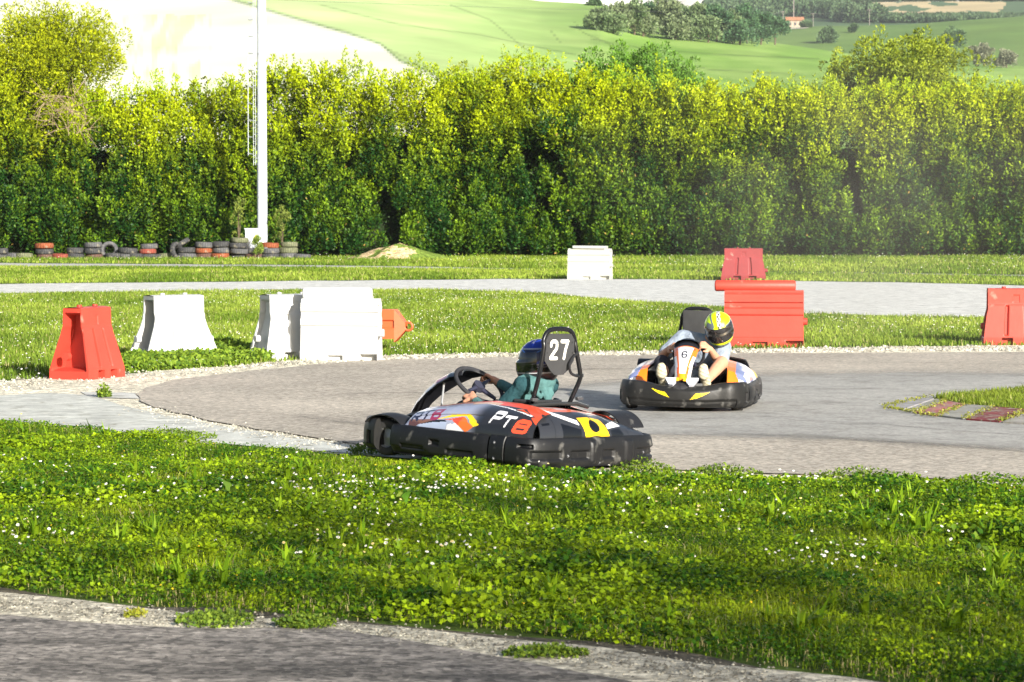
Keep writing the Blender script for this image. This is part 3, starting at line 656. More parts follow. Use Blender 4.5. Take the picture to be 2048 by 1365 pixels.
# ------------------------------------------------------------------ dirt mound
mb = MB()
def mound(u, v):
    a = 2 * pi * u; r_ = v; x = r_ * 2.3 * cos(a) * (1 + .12 * sin(3 * a)); y = r_ * 1.2 * sin(a)
    h = .52 * (cos(min(1, r_) * pi) * .5 + .5) + .34 * (float(fbm(np.array([x * 2.1 + 9]), np.array([y * 2.1 + 4]), 6)[0]) - .5) * (1 - r_)
    return (x, y, h - .02)
mc = lambda u, v: (.50, .37, .21) if float(fbm(np.array([cos(2 * pi * u) * v * 5 + 7]), np.array([sin(2 * pi * u) * v * 5 + 3]), 2)[0]) < .62 and cos(2 * pi * u) * v < .25 else (.13, .19, .03)
mb.grid(mound, 60, 20, mc, cu=True)
o = mb.build("dirt_mound", M_gravel, smooth_angle=60); o.location = ((800 - 1024) / F * 105, 105, 0)
tag(o, "low mound of pale dry earth before the middle of the hedge", "mound")

# ------------------------------------------------------------------ barriers
M_plastic = mat("barrier_plastic", .5, .4, .08, 4, bump=.12, bscale=25, grime=((.55, .42, .33), 5, .66, .85))
M_plastic_w = mat("white_barrier_plastic", .5, .4, .05, 4, bump=.12, bscale=25, grime=((.45, .40, .30), 6, .66, .82))
def prof_w(z, H, wb, wt):
    """half width of a jersey barrier at relative height"""
    r = z / H
    return interp(r, [(0, wb), (.14, wb), (.22, wb * .94), (.70, wt * 1.12), (.74, wt), (1, wt * .95)])
def jersey(name, label, px, py, rz, L, H, wb, wt, col, m, group, open_end=False, tp=.85):
    root = empty(name, (*gp(px, py), 0), rz, label, "barrier", group)
    b = MB(); dark = tuple(c * .9 for c in col)
    def side(sg):
        def f(u, v):
            z = v * H; taper = interp(v, [(0, 1), (.12, .99), (.52, tp + .05), (.64, tp), (1, tp)]); x = (u - .5) * L * taper; w_ = prof_w(z, H, wb, wt)
            # vertical grooves
            for g0 in (.34, .66):
                q = abs(u - g0)
                if .16 < v < .72 and q < .035: w_ -= .035 * smooth((.035 - q) / .012) * smooth((v - .16) / .03) * smooth((.72 - v) / .03)
            # foot cut-outs
            for g0 in (.36, .70):
                q = abs(u - g0)
                if v < .13 and q < .085: w_ -= .09 * smooth((.085 - q) / .008) * smooth((.13 - v) / .015)
            if .76 < v < .9 and abs(u - .5) < .06: w_ -= .008
            return (x, sg * w_, z)
        return f
    b.grid(side(-1), 110, 70, col); b.grid(side(1), 110, 70, col, flip=True)
    # top
    b.grid(lambda u, v: ((u - .5) * L * tp, (v - .5) * 2 * prof_w(H, H, wb, wt), H + .012 * sin(pi * v)), 12, 6, col)
    for e in (-1, 1):                       # recessed ends
        dp = (.30 if open_end else .07) * L
        def endf(u, v, e=e, dp=dp):
            z = v * H; taper = interp(v, [(0, 1), (.12, .99), (.52, tp + .05), (.64, tp), (1, tp)]); w_ = prof_w(z, H, wb, wt); y = (u - .5) * 2 * w_
            q = 1 - abs(u - .5) * 2; inset = dp * smooth((q - .10) / .10) * smooth((.93 - v) / .03) * smooth((v - .13) / .03)
            return (e * (L * taper / 2 - inset), y, z)
        b.grid(endf, 40, 50, col, flip=(e < 0))
    body = b.build("body", m, root, 40)
    k = MB(); k.tube([(L * .46, 0, H * .30), (L * .54, 0, H * .30)], [.05, .045], col, 14); k.build("coupling_lug", m, root)
    k = MB(); k.tube([(-L * .46, wt * .2, H * .33), (-L * .50 - .02, wt * .2, H * .33)], [.045, .04], col, 14); k.build("coupling_lug", m, root)
    for q in (-.15, .15): k = MB(); k.lathe([(0.02, 0), (.028, 0), (.028, .02), (0.018, .02), (.018, .005), (0, .005)], dark, 14, Matrix.Translation((q, 0, H + .012))); k.build("filler_cap", m, root)
    return root
def rolltop(name, label, px, py, rz, L, H, wb, wt, col, m, group, roll_dx=0.0, slab=False):
    root = empty(name, (*gp(px, py), 0), rz, label, "barrier", group)
    b = MB(); Hb = H * (.86)
    def wz(v): return interp(v, [(0, wb), (.16, wb), (.19, wb * .9), (.50, wt * 1.55), (.56, wt * 1.5), (.58, wt * 1.75), (.68, wt * 1.7), (.71, wt * 1.3), (.78, wt * 1.28), (.80, wt * 1.6), (.93, wt * 1.55), (.96, wt * 1.1), (1, wt)])
    def side(sg):
        def f(u, v):
            w_ = wz(v); x = (u - .5) * L
            if v < .12 and abs(u - .90) < .12: x = x if v > .115 else x; w_ -= .10 * smooth((.12 - abs(u - .90)) / .01) * smooth((.12 - v) / .01)
            if v < .10 and abs(u - .45) < .10: w_ -= .05 * smooth((.10 - abs(u - .45)) / .02) * smooth((.10 - v) / .01)
            return (x, sg * w_, v * Hb)
        return f
    b.grid(side(-1), 90, 90, col); b.grid(side(1), 90, 90, col, flip=True)
    b.grid(lambda u, v: ((u - .5) * L, (v - .5) * 2 * wt, Hb), 4, 4, col)
    for e in (-1, 1):
        def endf(u, v, e=e):
            w_ = wz(v); q = 1 - abs(u - .5) * 2; inset = .07 * smooth((q - .25) / .1) * smooth((.9 - v) / .05) * smooth((v - .1) / .05)
            return (e * (L / 2 - inset), (u - .5) * 2 * w_, v * Hb)
        b.grid(endf, 30, 40, col, flip=(e < 0))
    b.build("body", m, root, 35)
    k = MB(); rr = H * .085; x0, x1 = -L * .5 + roll_dx, L * .40
    if slab: k.box(((x0 + x1) / 2, 0, Hb + .035), (x1 - x0, wt * 3.2, .07), col, rot=Matrix.Rotation(.01, 3, 'Y'), bev=.02)
    else: k.tube([(x0, 0, Hb + rr * .8), (x0 + .015, 0, Hb + rr * .8), (x1 - .02, 0, Hb + rr * .8), (x1, 0, Hb + rr * .8)], [rr * .8, rr, rr, rr * .8], col, 24)
    k.build("top_rail", m, root)
    k = MB(); k.tube([(L * .5 - .02, 0, Hb * .45), (L * .5 + .05, 0, Hb * .45)], [.05, .045], col, 14); k.build("coupling_lug", m, root)
    return root
RED, WHT, ORA = (.50, .052, .032), (.52, .52, .515), (.60, .11, .035)
G = "plastic barriers around the kart track"
jersey("plastic_barrier", "red plastic barrier seen from its hollow end, far left beside the bend", 175, 757, radians(66), .72, .735, .235, .115, RED, M_plastic, G, open_end=True, tp=.8)
jersey("plastic_barrier", "white plastic barrier standing alone in grass between red barrier and white pair", 348, 719, radians(36), .95, .745, .22, .13, WHT, M_plastic_w, G, open_end=True, tp=.70)
jersey("plastic_barrier", "white plastic barrier with sloping sides, left of the white pair of barriers", 582, 719, radians(30), .86, .755, .24, .14, WHT, M_plastic_w, G, tp=.78)
rolltop("plastic_barrier", "white barrier with a rounded top rail, right one of the white pair", 683, 722, radians(-7), .90, .84, .20, .10, WHT, M_plastic_w, G)
rolltop("plastic_barrier", "large red plastic barrier with a projecting rail on top, behind the oncoming kart", 1528, 694, radians(-7), 1.0, .84, .20, .10, RED, M_plastic, G, roll_dx=-.13)
jersey("plastic_barrier", "small far red plastic barrier beyond the middle road, just before the hedge", 1487, 560, radians(-5), 1.12, .78, .24, .11, (.25, .030, .032), M_plastic, G)
rolltop("plastic_barrier", "far weathered white plastic barrier with a flat slab on top", 1180, 559, radians(-14), 1.08, .90, .22, .11, (.44, .44, .40), M_plastic_w, G, roll_dx=.12, slab=True)
jersey("plastic_barrier", "red plastic barrier cut off by the right edge of the photo", 2030, 689, radians(-4), .85, .72, .22, .12, RED, M_plastic, G)
# overturned orange one, only its end with the ring lug in view
ob = empty("plastic_barrier", (*gp(752, 703), 0), radians(-8), "orange plastic barrier behind the white pair, showing only its ring-lug end", "barrier", G)
b = MB()
def orb(sg):
    return lambda u, v: ((u - .5) * .5 + .0, sg * (.13 - (.025 if .35 < v < .62 and u > .1 else 0)), .16 + v * .36)
b.grid(orb(-1), 20, 20, ORA); b.grid(orb(1), 20, 20, ORA, flip=True)
b.face([(-.25, -.13, .52), (.25, -.13, .52), (.25, .13, .52), (-.25, .13, .52)], ORA); b.face([(-.25, -.13, .16), (.25, -.13, .16), (.25, .13, .16), (-.25, .13, .16)], ORA)
b.face([(-.25, -.13, .16), (-.25, .13, .16), (-.25, .13, .52), (-.25, -.13, .52)], ORA)
for sg in (-1, 1): b.grid(lambda u, v, sg=sg: (.25 + u * .13, sg * (.13 - .04 * u), lerp(lerp(.12, .26, u), lerp(.52, .36, u), v)), 6, 6, ORA, flip=sg > 0)
b.grid(lambda u, v: (.25 + u * .13, (v - .5) * 2 * (.13 - .04 * u), lerp(.52, .36, u)), 6, 4, ORA); b.grid(lambda u, v: (.25 + u * .13, (v - .5) * 2 * (.13 - .04 * u), lerp(.12, .26, u)), 6, 4, ORA, flip=True)
b.box((-.1, 0, .08), (.3, .22, .16), ORA)
b.build("body", M_plastic, ob, 30)
b = MB(); b.tube([(.41 + .05 * cos(a * pi / 8), -.02, .31 + .05 * sin(a * pi / 8)) for a in range(16)], .016, ORA, 8, closed=True); b.build("ring_lug", M_plastic, ob)

# ------------------------------------------------------------------ grass, weeds, flowers
def region(poly_px): return pxpoly(poly_px)
fg_poly = region([(-420, 812), (-160, 832), (0, 846), (150, 858), (300, 880), (420, 897), (560, 906), (740, 922), (900, 936), (1060, 946), (1250, 956), (1500, 963), (1800, 972), (2048, 980), (2750, 1010), (2900, 1640), (2500, 1505), (2100, 1425), (1700, 1354), (1400, 1312), (1000, 1262), (600, 1236), (300, 1214), (0, 1178), (-420, 1146)])
def scatter(poly, n, wfun=None):
    xs = [p[0] for p in poly]; ys = [p[1] for p in poly]; X = np.empty(0); Y = np.empty(0)
    while len(X) < n:
        x = rng.uniform(min(xs), max(xs), n); y = rng.uniform(min(ys), max(ys), n); k = pip(x, y, poly)
        if wfun is not None: k &= rng.random(n) < wfun(x, y)
        X = np.concatenate([X, x[k]]); Y = np.concatenate([Y, y[k]])
    return X[:n], Y[:n]
def edge_fade(x, y):      # thinner, shorter growth near the worn edges
    px, py = proj(np.stack([x, y, x * 0], -1)); near_l = np.interp(px, [p[0] for p in near_edge], [p[1] for p in near_edge]); far_l = np.interp(px, [p[0] for p in edge_soil], [p[1] for p in edge_soil]); return np.clip(np.minimum((py - near_l) / 22, (far_l - py + 6) / 48), .12, 1)
wt_fg = lambda x, y: np.clip(.35 + 1.0 * fbm(x * 1.3, y * 1.3, 50), 0, 1) * np.clip(edge_fade(x, y) + .25, 0, 1)
parts = []
n = 400000; x, y = scatter(fg_poly, n, wt_fg)
hh = (.02 + .10 * rng.random(n) ** 1.3) * (.15 + 1.5 * fbm(x * 2.3, y * 1.5, 61) ** 1.3) * (.35 + .65 * edge_fade(x, y))
tone = fbm(x * 2.6, y * 2.6, 71); kd = fbm(x * .8, y * .8, 76)
col = mixc((.032, .10, .005), (.29, .41, .008), np.clip((tone - .3) * 2 + rng.normal(0, .22, n), 0, 1)) * rng.uniform(.65, 1.3, (n, 1))
A_ = unit(np.stack([rng.normal(0, 1, n), rng.normal(0, 1, n), rng.uniform(-.1, .9, n)], 1)); N_ = unit(np.stack([rng.normal(0, .5, n), rng.normal(-.25, .5, n), np.ones(n)], 1))
sz = rng.uniform(.008, .030, n) * (.35 + 1.4 * kd)
parts.append(leaf_arrays(np.stack([x, y, hh], 1), A_, N_, sz, sz * .8, col))
n = 225000; x, y = scatter(fg_poly, n, lambda x, y: np.clip(1.7 - 1.9 * fbm(x * .8, y * .8, 76), .2, 1) * np.clip(edge_fade(x, y) + .2, 0, 1))
a = rng.random(n) * 2 * pi; L = rng.uniform(.05, .15, n) * (.35 + .65 * edge_fade(x, y)) * (.7 + .6 * fbm(x * 1.1, y * 1.1, 80))
tn = fbm(x * 1.9, y * 1.9, 90)
col = mixc((.06, .15, .006), (.40, .50, .016), np.clip((tn - .3) * 2 + rng.normal(0, .2, n), 0, 1)) * rng.uniform(.7, 1.25, (n, 1)); dry = rng.random(n) < (.06 + .25 * (edge_fade(x, y) < .6)); col[dry] = (.42, .36, .16)
parts.append(blade_arrays(np.stack([x, y, x * 0 - .005], 1), np.stack([np.cos(a), np.sin(a), a * 0], 1), rng.uniform(.5, 1.5, n), L, rng.uniform(.002, .006, n), col))
# broad strap-leaved weeds mixed through the sward
n = 430; x, y = scatter(fg_poly, n, lambda x, y: (fbm(x * .9, y * .9, 100) > .5) * 1.0 * (edge_fade(x, y) > .8)); k = 11
X, Y = np.repeat(x, k), np.repeat(y, k); N2 = n * k; a = rng.random(N2) * 2 * pi; sc = np.repeat(rng.uniform(.5, 1.15, n), k)
col = mixc((.09, .19, .008), (.24, .36, .012), rng.random(N2)) * rng.uniform(.8, 1.2, (N2, 1))
parts.append(blade_arrays(np.stack([X, Y, X * 0], 1), np.stack([np.cos(a), np.sin(a), a * 0], 1), rng.uniform(.2, .9, N2), rng.uniform(.12, .21, N2) * sc, rng.uniform(.016, .03, N2) * sc, col))
V, T, Cc = join_arrays(parts); tag(soup("verge_grass", V, T, Cc, M_grass), "thick grass and clover of the verge in the foreground", "grass", kind='stuff')

# lawns further off
isl_poly = pxpoly([(1865, 799), (1930, 791), (2020, 783), (2048, 780), (2300, 765), (2300, 832), (2048, 826), (1990, 819), (1930, 813)])
mid_poly = pxpoly([(-200, 596), (0, 589), (300, 584), (600, 581), (900, 581), (1080, 587), (1200, 599), (1400, 613), (1600, 628), (1800, 635), (2048, 639), (2300, 646), (2300, 686), (2048, 692), (1800, 694), (1600, 697), (1300, 704), (1000, 708), (800, 712), (640, 722), (500, 731), (330, 742), (120, 757), (0, 762), (-200, 768)])
bk1 = pxpoly([(-200, 534), (0, 534), (600, 536), (900, 539), (1240, 542), (1500, 546), (1800, 550), (2048, 555), (2300, 560), (2300, 577), (2048, 571), (1800, 565), (1500, 561), (1250, 558), (1000, 558), (500, 563), (0, 568), (-200, 569)])
bk2 = pxpoly([(-200, 514), (2300, 514), (2300, 556), (2048, 550), (1800, 546), (1500, 543), (1240, 540), (1060, 538), (900, 534.5), (600, 530.5), (300, 528), (0, 526), (-200, 526)])
def lawn(name, poly, n, L0, L1, W0, c1, c2, label, dens_seed, wf=None):
    x, y = scatter(poly, n, wf); a = rng.random(n) * 2 * pi; tn = fbm(x * .45, y * .25, dens_seed, 4)
    col = mixc(c1, c2, np.clip((tn - .32) * 2.2 + rng.normal(0, .2, n), 0, 1)) * rng.uniform(.7, 1.25, (n, 1)); dry = rng.random(n) < .05; col[dry] = (.42, .38, .16)
    L = rng.uniform(L0, L1, n) * (.6 + .8 * fbm(x * 1.2, y * .8, dens_seed + 3))
    V, T, Cc = blade_arrays(np.stack([x, y, x * 0 - .003], 1), np.stack([np.cos(a), np.sin(a), a * 0], 1), rng.uniform(.2, .95, n), L, rng.uniform(.7, 1.4, n) * W0, col)
    return tag(soup(name, V, T, Cc, M_grass), label, "grass", kind='stuff')
gA, gB = (.12, .20, .018), (.32, .41, .055)
lawn("lawn_grass", mid_poly, 210000, .04, .10, .011, gA, gB, "grass of the infield between the bend and the middle road", 200, lambda x, y: np.clip(1.6 - y / 62, .25, 1))
lawn("lawn_grass", bk1, 70000, .05, .12, .022, gA, gB, "grass strip between the middle road and the far road", 210)
lawn("lawn_grass", bk2, 70000, .06, .16, .024, gA, gB, "grass strip along the foot of the hedge", 220)
lawn("island_grass", isl_poly, 16000, .04, .09, .008, (.09, .15, .015), (.22, .28, .03), "grass on the kerbed island at the right", 230)
# leafy weeds hugging the stones by the left barriers
wpoly = pxpoly([(150, 748), (260, 744), (330, 742), (500, 730), (545, 727), (520, 700), (430, 700), (300, 718), (240, 728), (150, 735)])
n = 26000; x, y = scatter(wpoly, n); hh = rng.random(n) * .22 * (fbm(x * 1.4, y * .9, 300) ** 1.2); col = mixc((.07, .14, .015), (.24, .34, .03), rng.random(n))
A_ = unit(rng.normal(0, 1, (n, 3))); N_ = unit(np.stack([rng.normal(0, .5, n), rng.normal(-.3, .5, n), np.ones(n)], 1)); sz = rng.uniform(.03, .06, n)
V, T, Cc = leaf_arrays(np.stack([x, y, hh], 1), A_, N_, sz, sz * .8, col); tag(soup("creeping_weeds", V, T, Cc, M_grass), "low leafy weeds spreading round the feet of the left barriers", "weeds", kind='stuff')
# weeds on the gravel edges
def weedpatch(px, py, rx, ry, n, hgt, lab, c1=(.06, .12, .015), c2=(.22, .30, .03), s0=.012):
    cx, cy = gp(px, py); a = rng.random(n) * 2 * pi; r_ = rng.random(n) ** .6; x = cx + rx * r_ * np.cos(a); y = cy + ry * r_ * np.sin(a)
    hh = rng.random(n) * hgt * (1 - r_ * .7); sz = rng.uniform(.8, 2.0, n) * s0
    V, T, Cc = leaf_arrays(np.stack([x, y, hh], 1), unit(rng.normal(0, 1, (n, 3))), unit(np.stack([rng.normal(0, .5, n), rng.normal(-.3, .5, n), np.ones(n)], 1)), sz, sz * .8, mixc(c1, c2, rng.random(n)))
    V[:, 2] += .016
    return tag(soup("weed_clump", V - np.array([cx, cy, 0]), T, Cc, M_grass), lab, "weed").location.__setitem__(slice(0, 3), (cx, cy, 0))
weedpatch(430, 1248, .17, .22, 1100, .035, "flat trailing weed clump on the stony edge of the near road")
weedpatch(610, 1256, .13, .12, 900, .045, "dark green weed tuft on the stony edge of the near road")
weedpatch(1090, 1315, .17, .10, 900, .04, "small weed clump on the stony verge near the bottom centre of the photo")
weedpatch(270, 1236, .05, .08, 140, .03, "yellowish weed sprig on the stony verge at the bottom left", (.2, .24, .02), (.45, .42, .05))
weedpatch(209, 796, .07, .12, 260, .14, "small green weed growing from the concrete slab left of the bend", s0=.02)
for i, (px, py, lb) in enumerate([(530, 872, "left"), (310, 848, "right")][:0]): pass
weedpatch(812, 911, .42, .16, 2600, .13, "leafy weeds growing against the front of the nearer kart", s0=.013)
weedpatch(1285, 952, .22, .12, 900, .12, "leafy weeds growing by the rear right corner of the nearer kart", s0=.013)
weedpatch(1440, 960, .30, .14, 1300, .10, "taller leafy weeds on the verge edge right of the nearer kart", s0=.013)
weedpatch(1720, 968, .40, .14, 1500, .11, "taller leafy weeds on the verge edge below the kerb island", s0=.013)
weedpatch(330, 880, .40, .20, 1500, .09, "leafy weeds on the verge edge beside the concrete slab at the left", s0=.013)
# weeds in the kerb joints
n = 1500; segs = [((1767, 821), (1880, 842)), ((1828, 832), (1893, 809)), ((1874, 839), (1933, 816)), ((1928, 846), (1988, 821)), ((2002, 851), (2060, 827)), ((1767, 820), (1861, 800))]
sg = rng.integers(0, len(segs), n); tt = rng.random(n); P = np.array([[*gp(lerp(segs[i][0][0], segs[i][1][0], t), lerp(segs[i][0][1], segs[i][1][1], t))] for i, t in zip(sg, tt)]) + rng.normal(0, .03, (n, 2))
hh = .034 + rng.random(n) * .015; sz = rng.uniform(.010, .022, n)
V, T, Cc = leaf_arrays(np.stack([P[:, 0], P[:, 1], hh], 1), unit(rng.normal(0, 1, (n, 3))), unit(np.stack([rng.normal(0, .5, n), rng.normal(-.3, .5, n), np.ones(n)], 1)), sz, sz, mixc((.12, .15, .02), (.34, .33, .06), rng.random(n)))
tag(soup("moss_in_joints", V, T, Cc, M_grass), "moss and weeds in the joints of the kerb", "moss", kind='stuff')

# scattered pale stones along the borders
def stones(name, pts_px, spread, n, s0, s1, cols, label):
    V = []; T = []; Cl = []; o = 0; P = [gp(*p) for p in pts_px]
    for _ in range(n):
        i = rnd.randrange(len(P) - 1); t = rnd.random(); cx = lerp(P[i][0], P[i + 1][0], t) + rnd.gauss(0, .1); cy = lerp(P[i][1], P[i + 1][1], t) + rnd.gauss(0, spread); s = rnd.uniform(s0, s1)
        q = [(s * rnd.uniform(.5, 1), 0, 0), (0, s * rnd.uniform(.5, 1), 0), (-s * rnd.uniform(.5, 1), 0, 0), (0, -s * rnd.uniform(.5, 1), 0), (0, 0, s * rnd.uniform(.35, .8)), (0, 0, -.01)]; a = rnd.random() * 6
        for p in q: V.append((cx + p[0] * cos(a) - p[1] * sin(a), cy + p[0] * sin(a) + p[1] * cos(a), p[2] + .008))
        for f in ((0, 1, 4), (1, 2, 4), (2, 3, 4), (3, 0, 4)): T.append([o + k for k in f])
        c = rnd.choice(cols); k = rnd.uniform(.75, 1.15); Cl += [[a_ * k for a_ in c]] * 6; o += 6
    return tag(soup(name, np.array(V), np.array(T), np.array(Cl), M_gravel), label, "stones", kind='stuff')
pal = [(.66, .62, .50), (.72, .68, .56), (.50, .46, .36), (.6, .54, .42)]
stones("border_stones", [(2200, 697), (2048, 699), (1800, 700), (1600, 702), (1300, 707), (1000, 712), (800, 716), (650, 723), (520, 732)], .30, 5200, .012, .04, pal, "pale loose stones along the far edge of the bend")
stones("border_stones", [(520, 732), (330, 748), (120, 762), (0, 772), (-100, 776)], .8, 1200, .008, .028, pal, "pale loose stones by the left end of the bend")
stones("border_stones", [(290, 815), (420, 850), (600, 876), (740, 896)], .3, 900, .006, .02, pal, "pale broken stones along the near left edge of the bend")
stones("verge_stones", [(-100, 1205), (0, 1212), (300, 1238), (640, 1256), (1000, 1296), (1400, 1345), (1700, 1400)], .13, 3600, .004, .012, [(.40, .37, .29), (.32, .29, .23), (.46, .43, .34), (.2, .18, .14)], "small pale stones on the verge of the near road")

# daisies
def daisies(name, x, y, z, s, label, seed=1, pc=(.86, .85, .82)):
    r = np.random.default_rng(seed); n = len(x); m = 9
    ang = np.arange(m) * 2 * pi / m; tilt = r.normal(0, .35, (n, 2)); tilt[:, 1] -= .55
    Nn = unit(np.stack([tilt[:, 0], tilt[:, 1], np.ones(n)], 1)); X = unit(np.cross(Nn, np.array([0, 1, .1])[None])); Yv = np.cross(Nn, X); c = np.stack([x, y, z], 1)
    rim = c[:, None] + (X[:, None] * np.cos(ang)[None, :, None] + Yv[:, None] * np.sin(ang)[None, :, None]) * s[:, None, None]
    V1 = np.concatenate([c[:, None], rim], 1).reshape(-1, 3); b = np.arange(n)[:, None, None] * (m + 1)
    T1 = (b + np.array([[0, 1 + i, 1 + (i + 1) % m] for i in range(m)])[None]).reshape(-1, 3)
    wh = np.where(r.random((n, 1)) < .09, np.array([[.80, .66, .30]]), np.array([list(pc)])); C1 = np.repeat(wh, m + 1, 0)
    yc = c + Nn * .003; q = 5; ang = np.arange(q) * 2 * pi / q
    rim = yc[:, None] + (X[:, None] * np.cos(ang)[None, :, None] + Yv[:, None] * np.sin(ang)[None, :, None]) * s[:, None, None] * .30
    b = np.arange(n)[:, None, None] * q; T2 = (b + np.array([[0, 1, 2], [0, 2, 3], [0, 3, 4]])[None]).reshape(-1, 3); C2 = np.tile([[.75, .5, .04]], (n * q, 1))
    st = blade_arrays(np.stack([x, y, z * 0], 1), unit(r.normal(0, 1, (n, 3)) * [1, 1, 0]), np.full(n, .05), z, np.full(n, .002), np.tile([[.14, .24, .04]], (n, 1)))
    V, T, Cc = join_arrays([(V1, T1, C1), (rim.reshape(-1, 3), T2, C2), st]); return tag(soup(name, V, T, Cc, mat("petal", .6, .3, 0, trans=.15)), label, "flowers", kind='stuff')
def pxscatter(n, fn):
    out = []
    while len(out) < n:
        p = fn()
        out.append(p)
    return np.array(out)
dp = []
for (cx, cy, sx, sy, k) in [(740, 1010, 60, 14, 60), (860, 1000, 110, 14, 110), (690, 1030, 70, 18, 50), (950, 960, 60, 18, 30), (1090, 1000, 40, 20, 26), (690, 1110, 90, 22, 44), (900, 1130, 60, 20, 22), (200, 1010, 150, 40, 70), (90, 960, 70, 20, 24), (60, 1080, 60, 30, 34),
                            (1330, 1000, 120, 22, 40), (1600, 985, 60, 12, 34), (1540, 1050, 150, 20, 30), (1640, 1130, 60, 16, 30), (1880, 1010, 120, 20, 26), (1960, 1060, 60, 30, 18), (1240, 1130, 60, 25, 12), (1720, 1160, 80, 14, 20), (420, 960, 120, 22, 34), (520, 1000, 90, 20, 30), (1024, 1060, 500, 60, 60)]:
    for _ in range(k): dp.append((rnd.gauss(cx, sx), rnd.gauss(cy, sy)))
dp = [p for p in dp if -30 < p[0] < 2080 and p[1] > interp(p[0], near_edge) + 8 and p[1] < 1215 + p[0] * .07]
G_ = np.array([gp(px, py) for px, py in dp]); n = len(G_)
daisies("daisies", G_[:, 0], G_[:, 1], rng.uniform(.06, .12, n), rng.uniform(.006, .010, n), "white daisies flowering in the foreground verge", 5)
x, y = scatter(mid_poly, 3600, lambda x, y: (fbm(x * .5, y * .35, 400, 3) > .47) * 1.0); daisies("daisies", x, y, rng.uniform(.04, .08, 3600), rng.uniform(.004, .010, 3600), "white daisies dotted over the infield grass", 6)
x, y = scatter(bk2, 600, lambda x, y: (fbm(x * .4, y * .3, 410, 3) > .45) * 1.0); daisies("daisies", x, y, rng.uniform(.08, .14, 600), rng.uniform(.008, .016, 600), "white daisies dotted along the foot of the hedge", 7)

k = scatter(fg_poly, 170, lambda x, y: (fbm(x * .6, y * .6, 430) > .48) * 1.0); daisies("small_yellow_flowers", k[0], k[1], rng.uniform(.05, .10, 170), rng.uniform(.0035, .006, 170), "tiny yellow flowers in the foreground verge", 9, (.80, .55, .02))
# a few large dock plants that stand out of the verge
def dock(px, py, h, nl, lb, seed, wd=.035, spread=.5):
    r = random.Random(seed); cx, cy = gp(px, py); root = empty("dock_plant", (cx, cy, 0), 0, lb, "plant")
    for k in range(nl):
        a = 2 * pi * k / nl + r.uniform(-.3, .3); L = h * r.uniform(.65, 1.05); sp = spread * r.uniform(.4, 1.2); m = MB(); c = (.17 * r.uniform(.8, 1.2), .30 * r.uniform(.85, 1.15), .035)
        def f(u, v, a=a, L=L, sp=sp):
            r_ = L * sp * u ** 1.6; zz = L * (u - .25 * sp * u ** 3); w_ = wd * (sin(pi * min(1, u * .93 + .07)) ** .8 if u < 1 else 0) * (1 + .12 * sin(u * 18))
            return (r_ * cos(a) - (v - .5) * 2 * w_ * sin(a), r_ * sin(a) + (v - .5) * 2 * w_ * cos(a), zz + abs(v - .5) * w_ * .5)
        m.grid(f, 12, 4, c); m.build("leaf", M_grass, root, 60)
dock(1018, 945, .21, 7, "upright bright green dock plant growing in front of the nearer kart's bumper", 3, .024, .45)
dock(835, 985, .17, 9, "leafy dock plant below the front half of the nearer kart", 5, .03, .8)
dock(800, 1035, .19, 8, "dark leafy dock plant in the middle of the foreground daisies", 8, .03, .8)
dock(470, 1010, .17, 8, "broad-leaved dock plant in the left half of the foreground verge", 11, .03, .9)
dock(1600, 1110, .16, 8, "broad-leaved dock plant in the right half of the foreground verge", 13, .03, .9)
# shrubs and dry stems by the tyres
for i, (px, ty, lab) in enumerate([(478, 400, "thin young tree with bare stems growing behind the tyres left of the lighting mast"), (565, 415, "thin young tree with bare stems behind the tyres right of the lighting mast")]):
    make_tree("sapling", lab, px, 0, 106.9, ty, 44, (.08, .12, .03), (.25, .30, .05), 34, 22, .08, .035, seed=90 + i, lobes=6, low=.1, tr=.14)
make_tree("shrub", "small pointed green shrub in front of the electrical cabinet", 516, 0, 106.2, 474, 24, (.08, .14, .03), (.25, .33, .05), 50, 26, .07, .02, seed=95, lobes=4, low=.02, cat="shrub", tr=.25)

# unseen tree added off frame, so its thin shade darkens the verge corner
make_tree("shade_tree", "unseen thin-crowned tree added right of the frame to shade the verge", 0, 0, 5, 0, 1, (.06, .12, .015), (.2, .28, .03), 1, 1, .1, seed=0) if False else None
def side_tree():
    root = empty("shade_tree", (10.6, -2.8, 0), 0, "unseen thin-crowned tree added right of the frame to shade the verge", "tree")
    t = MB(); t.tube([(0, 0, -.1), (.05, 0, 1.6), (0, .1, 4.2), (.1, 0, 7.4)], [.12, .09, .06, .02], (.12, .09, .06), 8)
    r = np.random.default_rng(77)
    for i in range(9):
        a = i * 2.4; t.tube([(0, 0, 3.0 + .42 * i), (cos(a) * .8, sin(a) * .8, 3.6 + .42 * i), (cos(a) * 1.6, sin(a) * 1.6, 4.2 + .42 * i)], [.04, .025, .01], (.12, .09, .06), 6)
    t.build("trunk", M_bark, root)
    n = 900; c = r.normal(0, 1, (n, 3)); c = unit(c) * r.random((n, 1)) ** .4 * np.array([2.9, 2.9, 2.6]); c[:, 2] += 5.9
    V, T, Cc = tufts(c, unit(r.normal(0, 1, (n, 3)) + [0, 0, 1.2]), r.uniform(.08, .2, n), r.uniform(.25, .5, n), 22, lambda i, t, P: mixc((.06, .12, .015), (.2, .28, .03), r.random(len(i))), .07, .035)
    soup("crown", V, T, Cc, M_leaf, root)
side_tree()

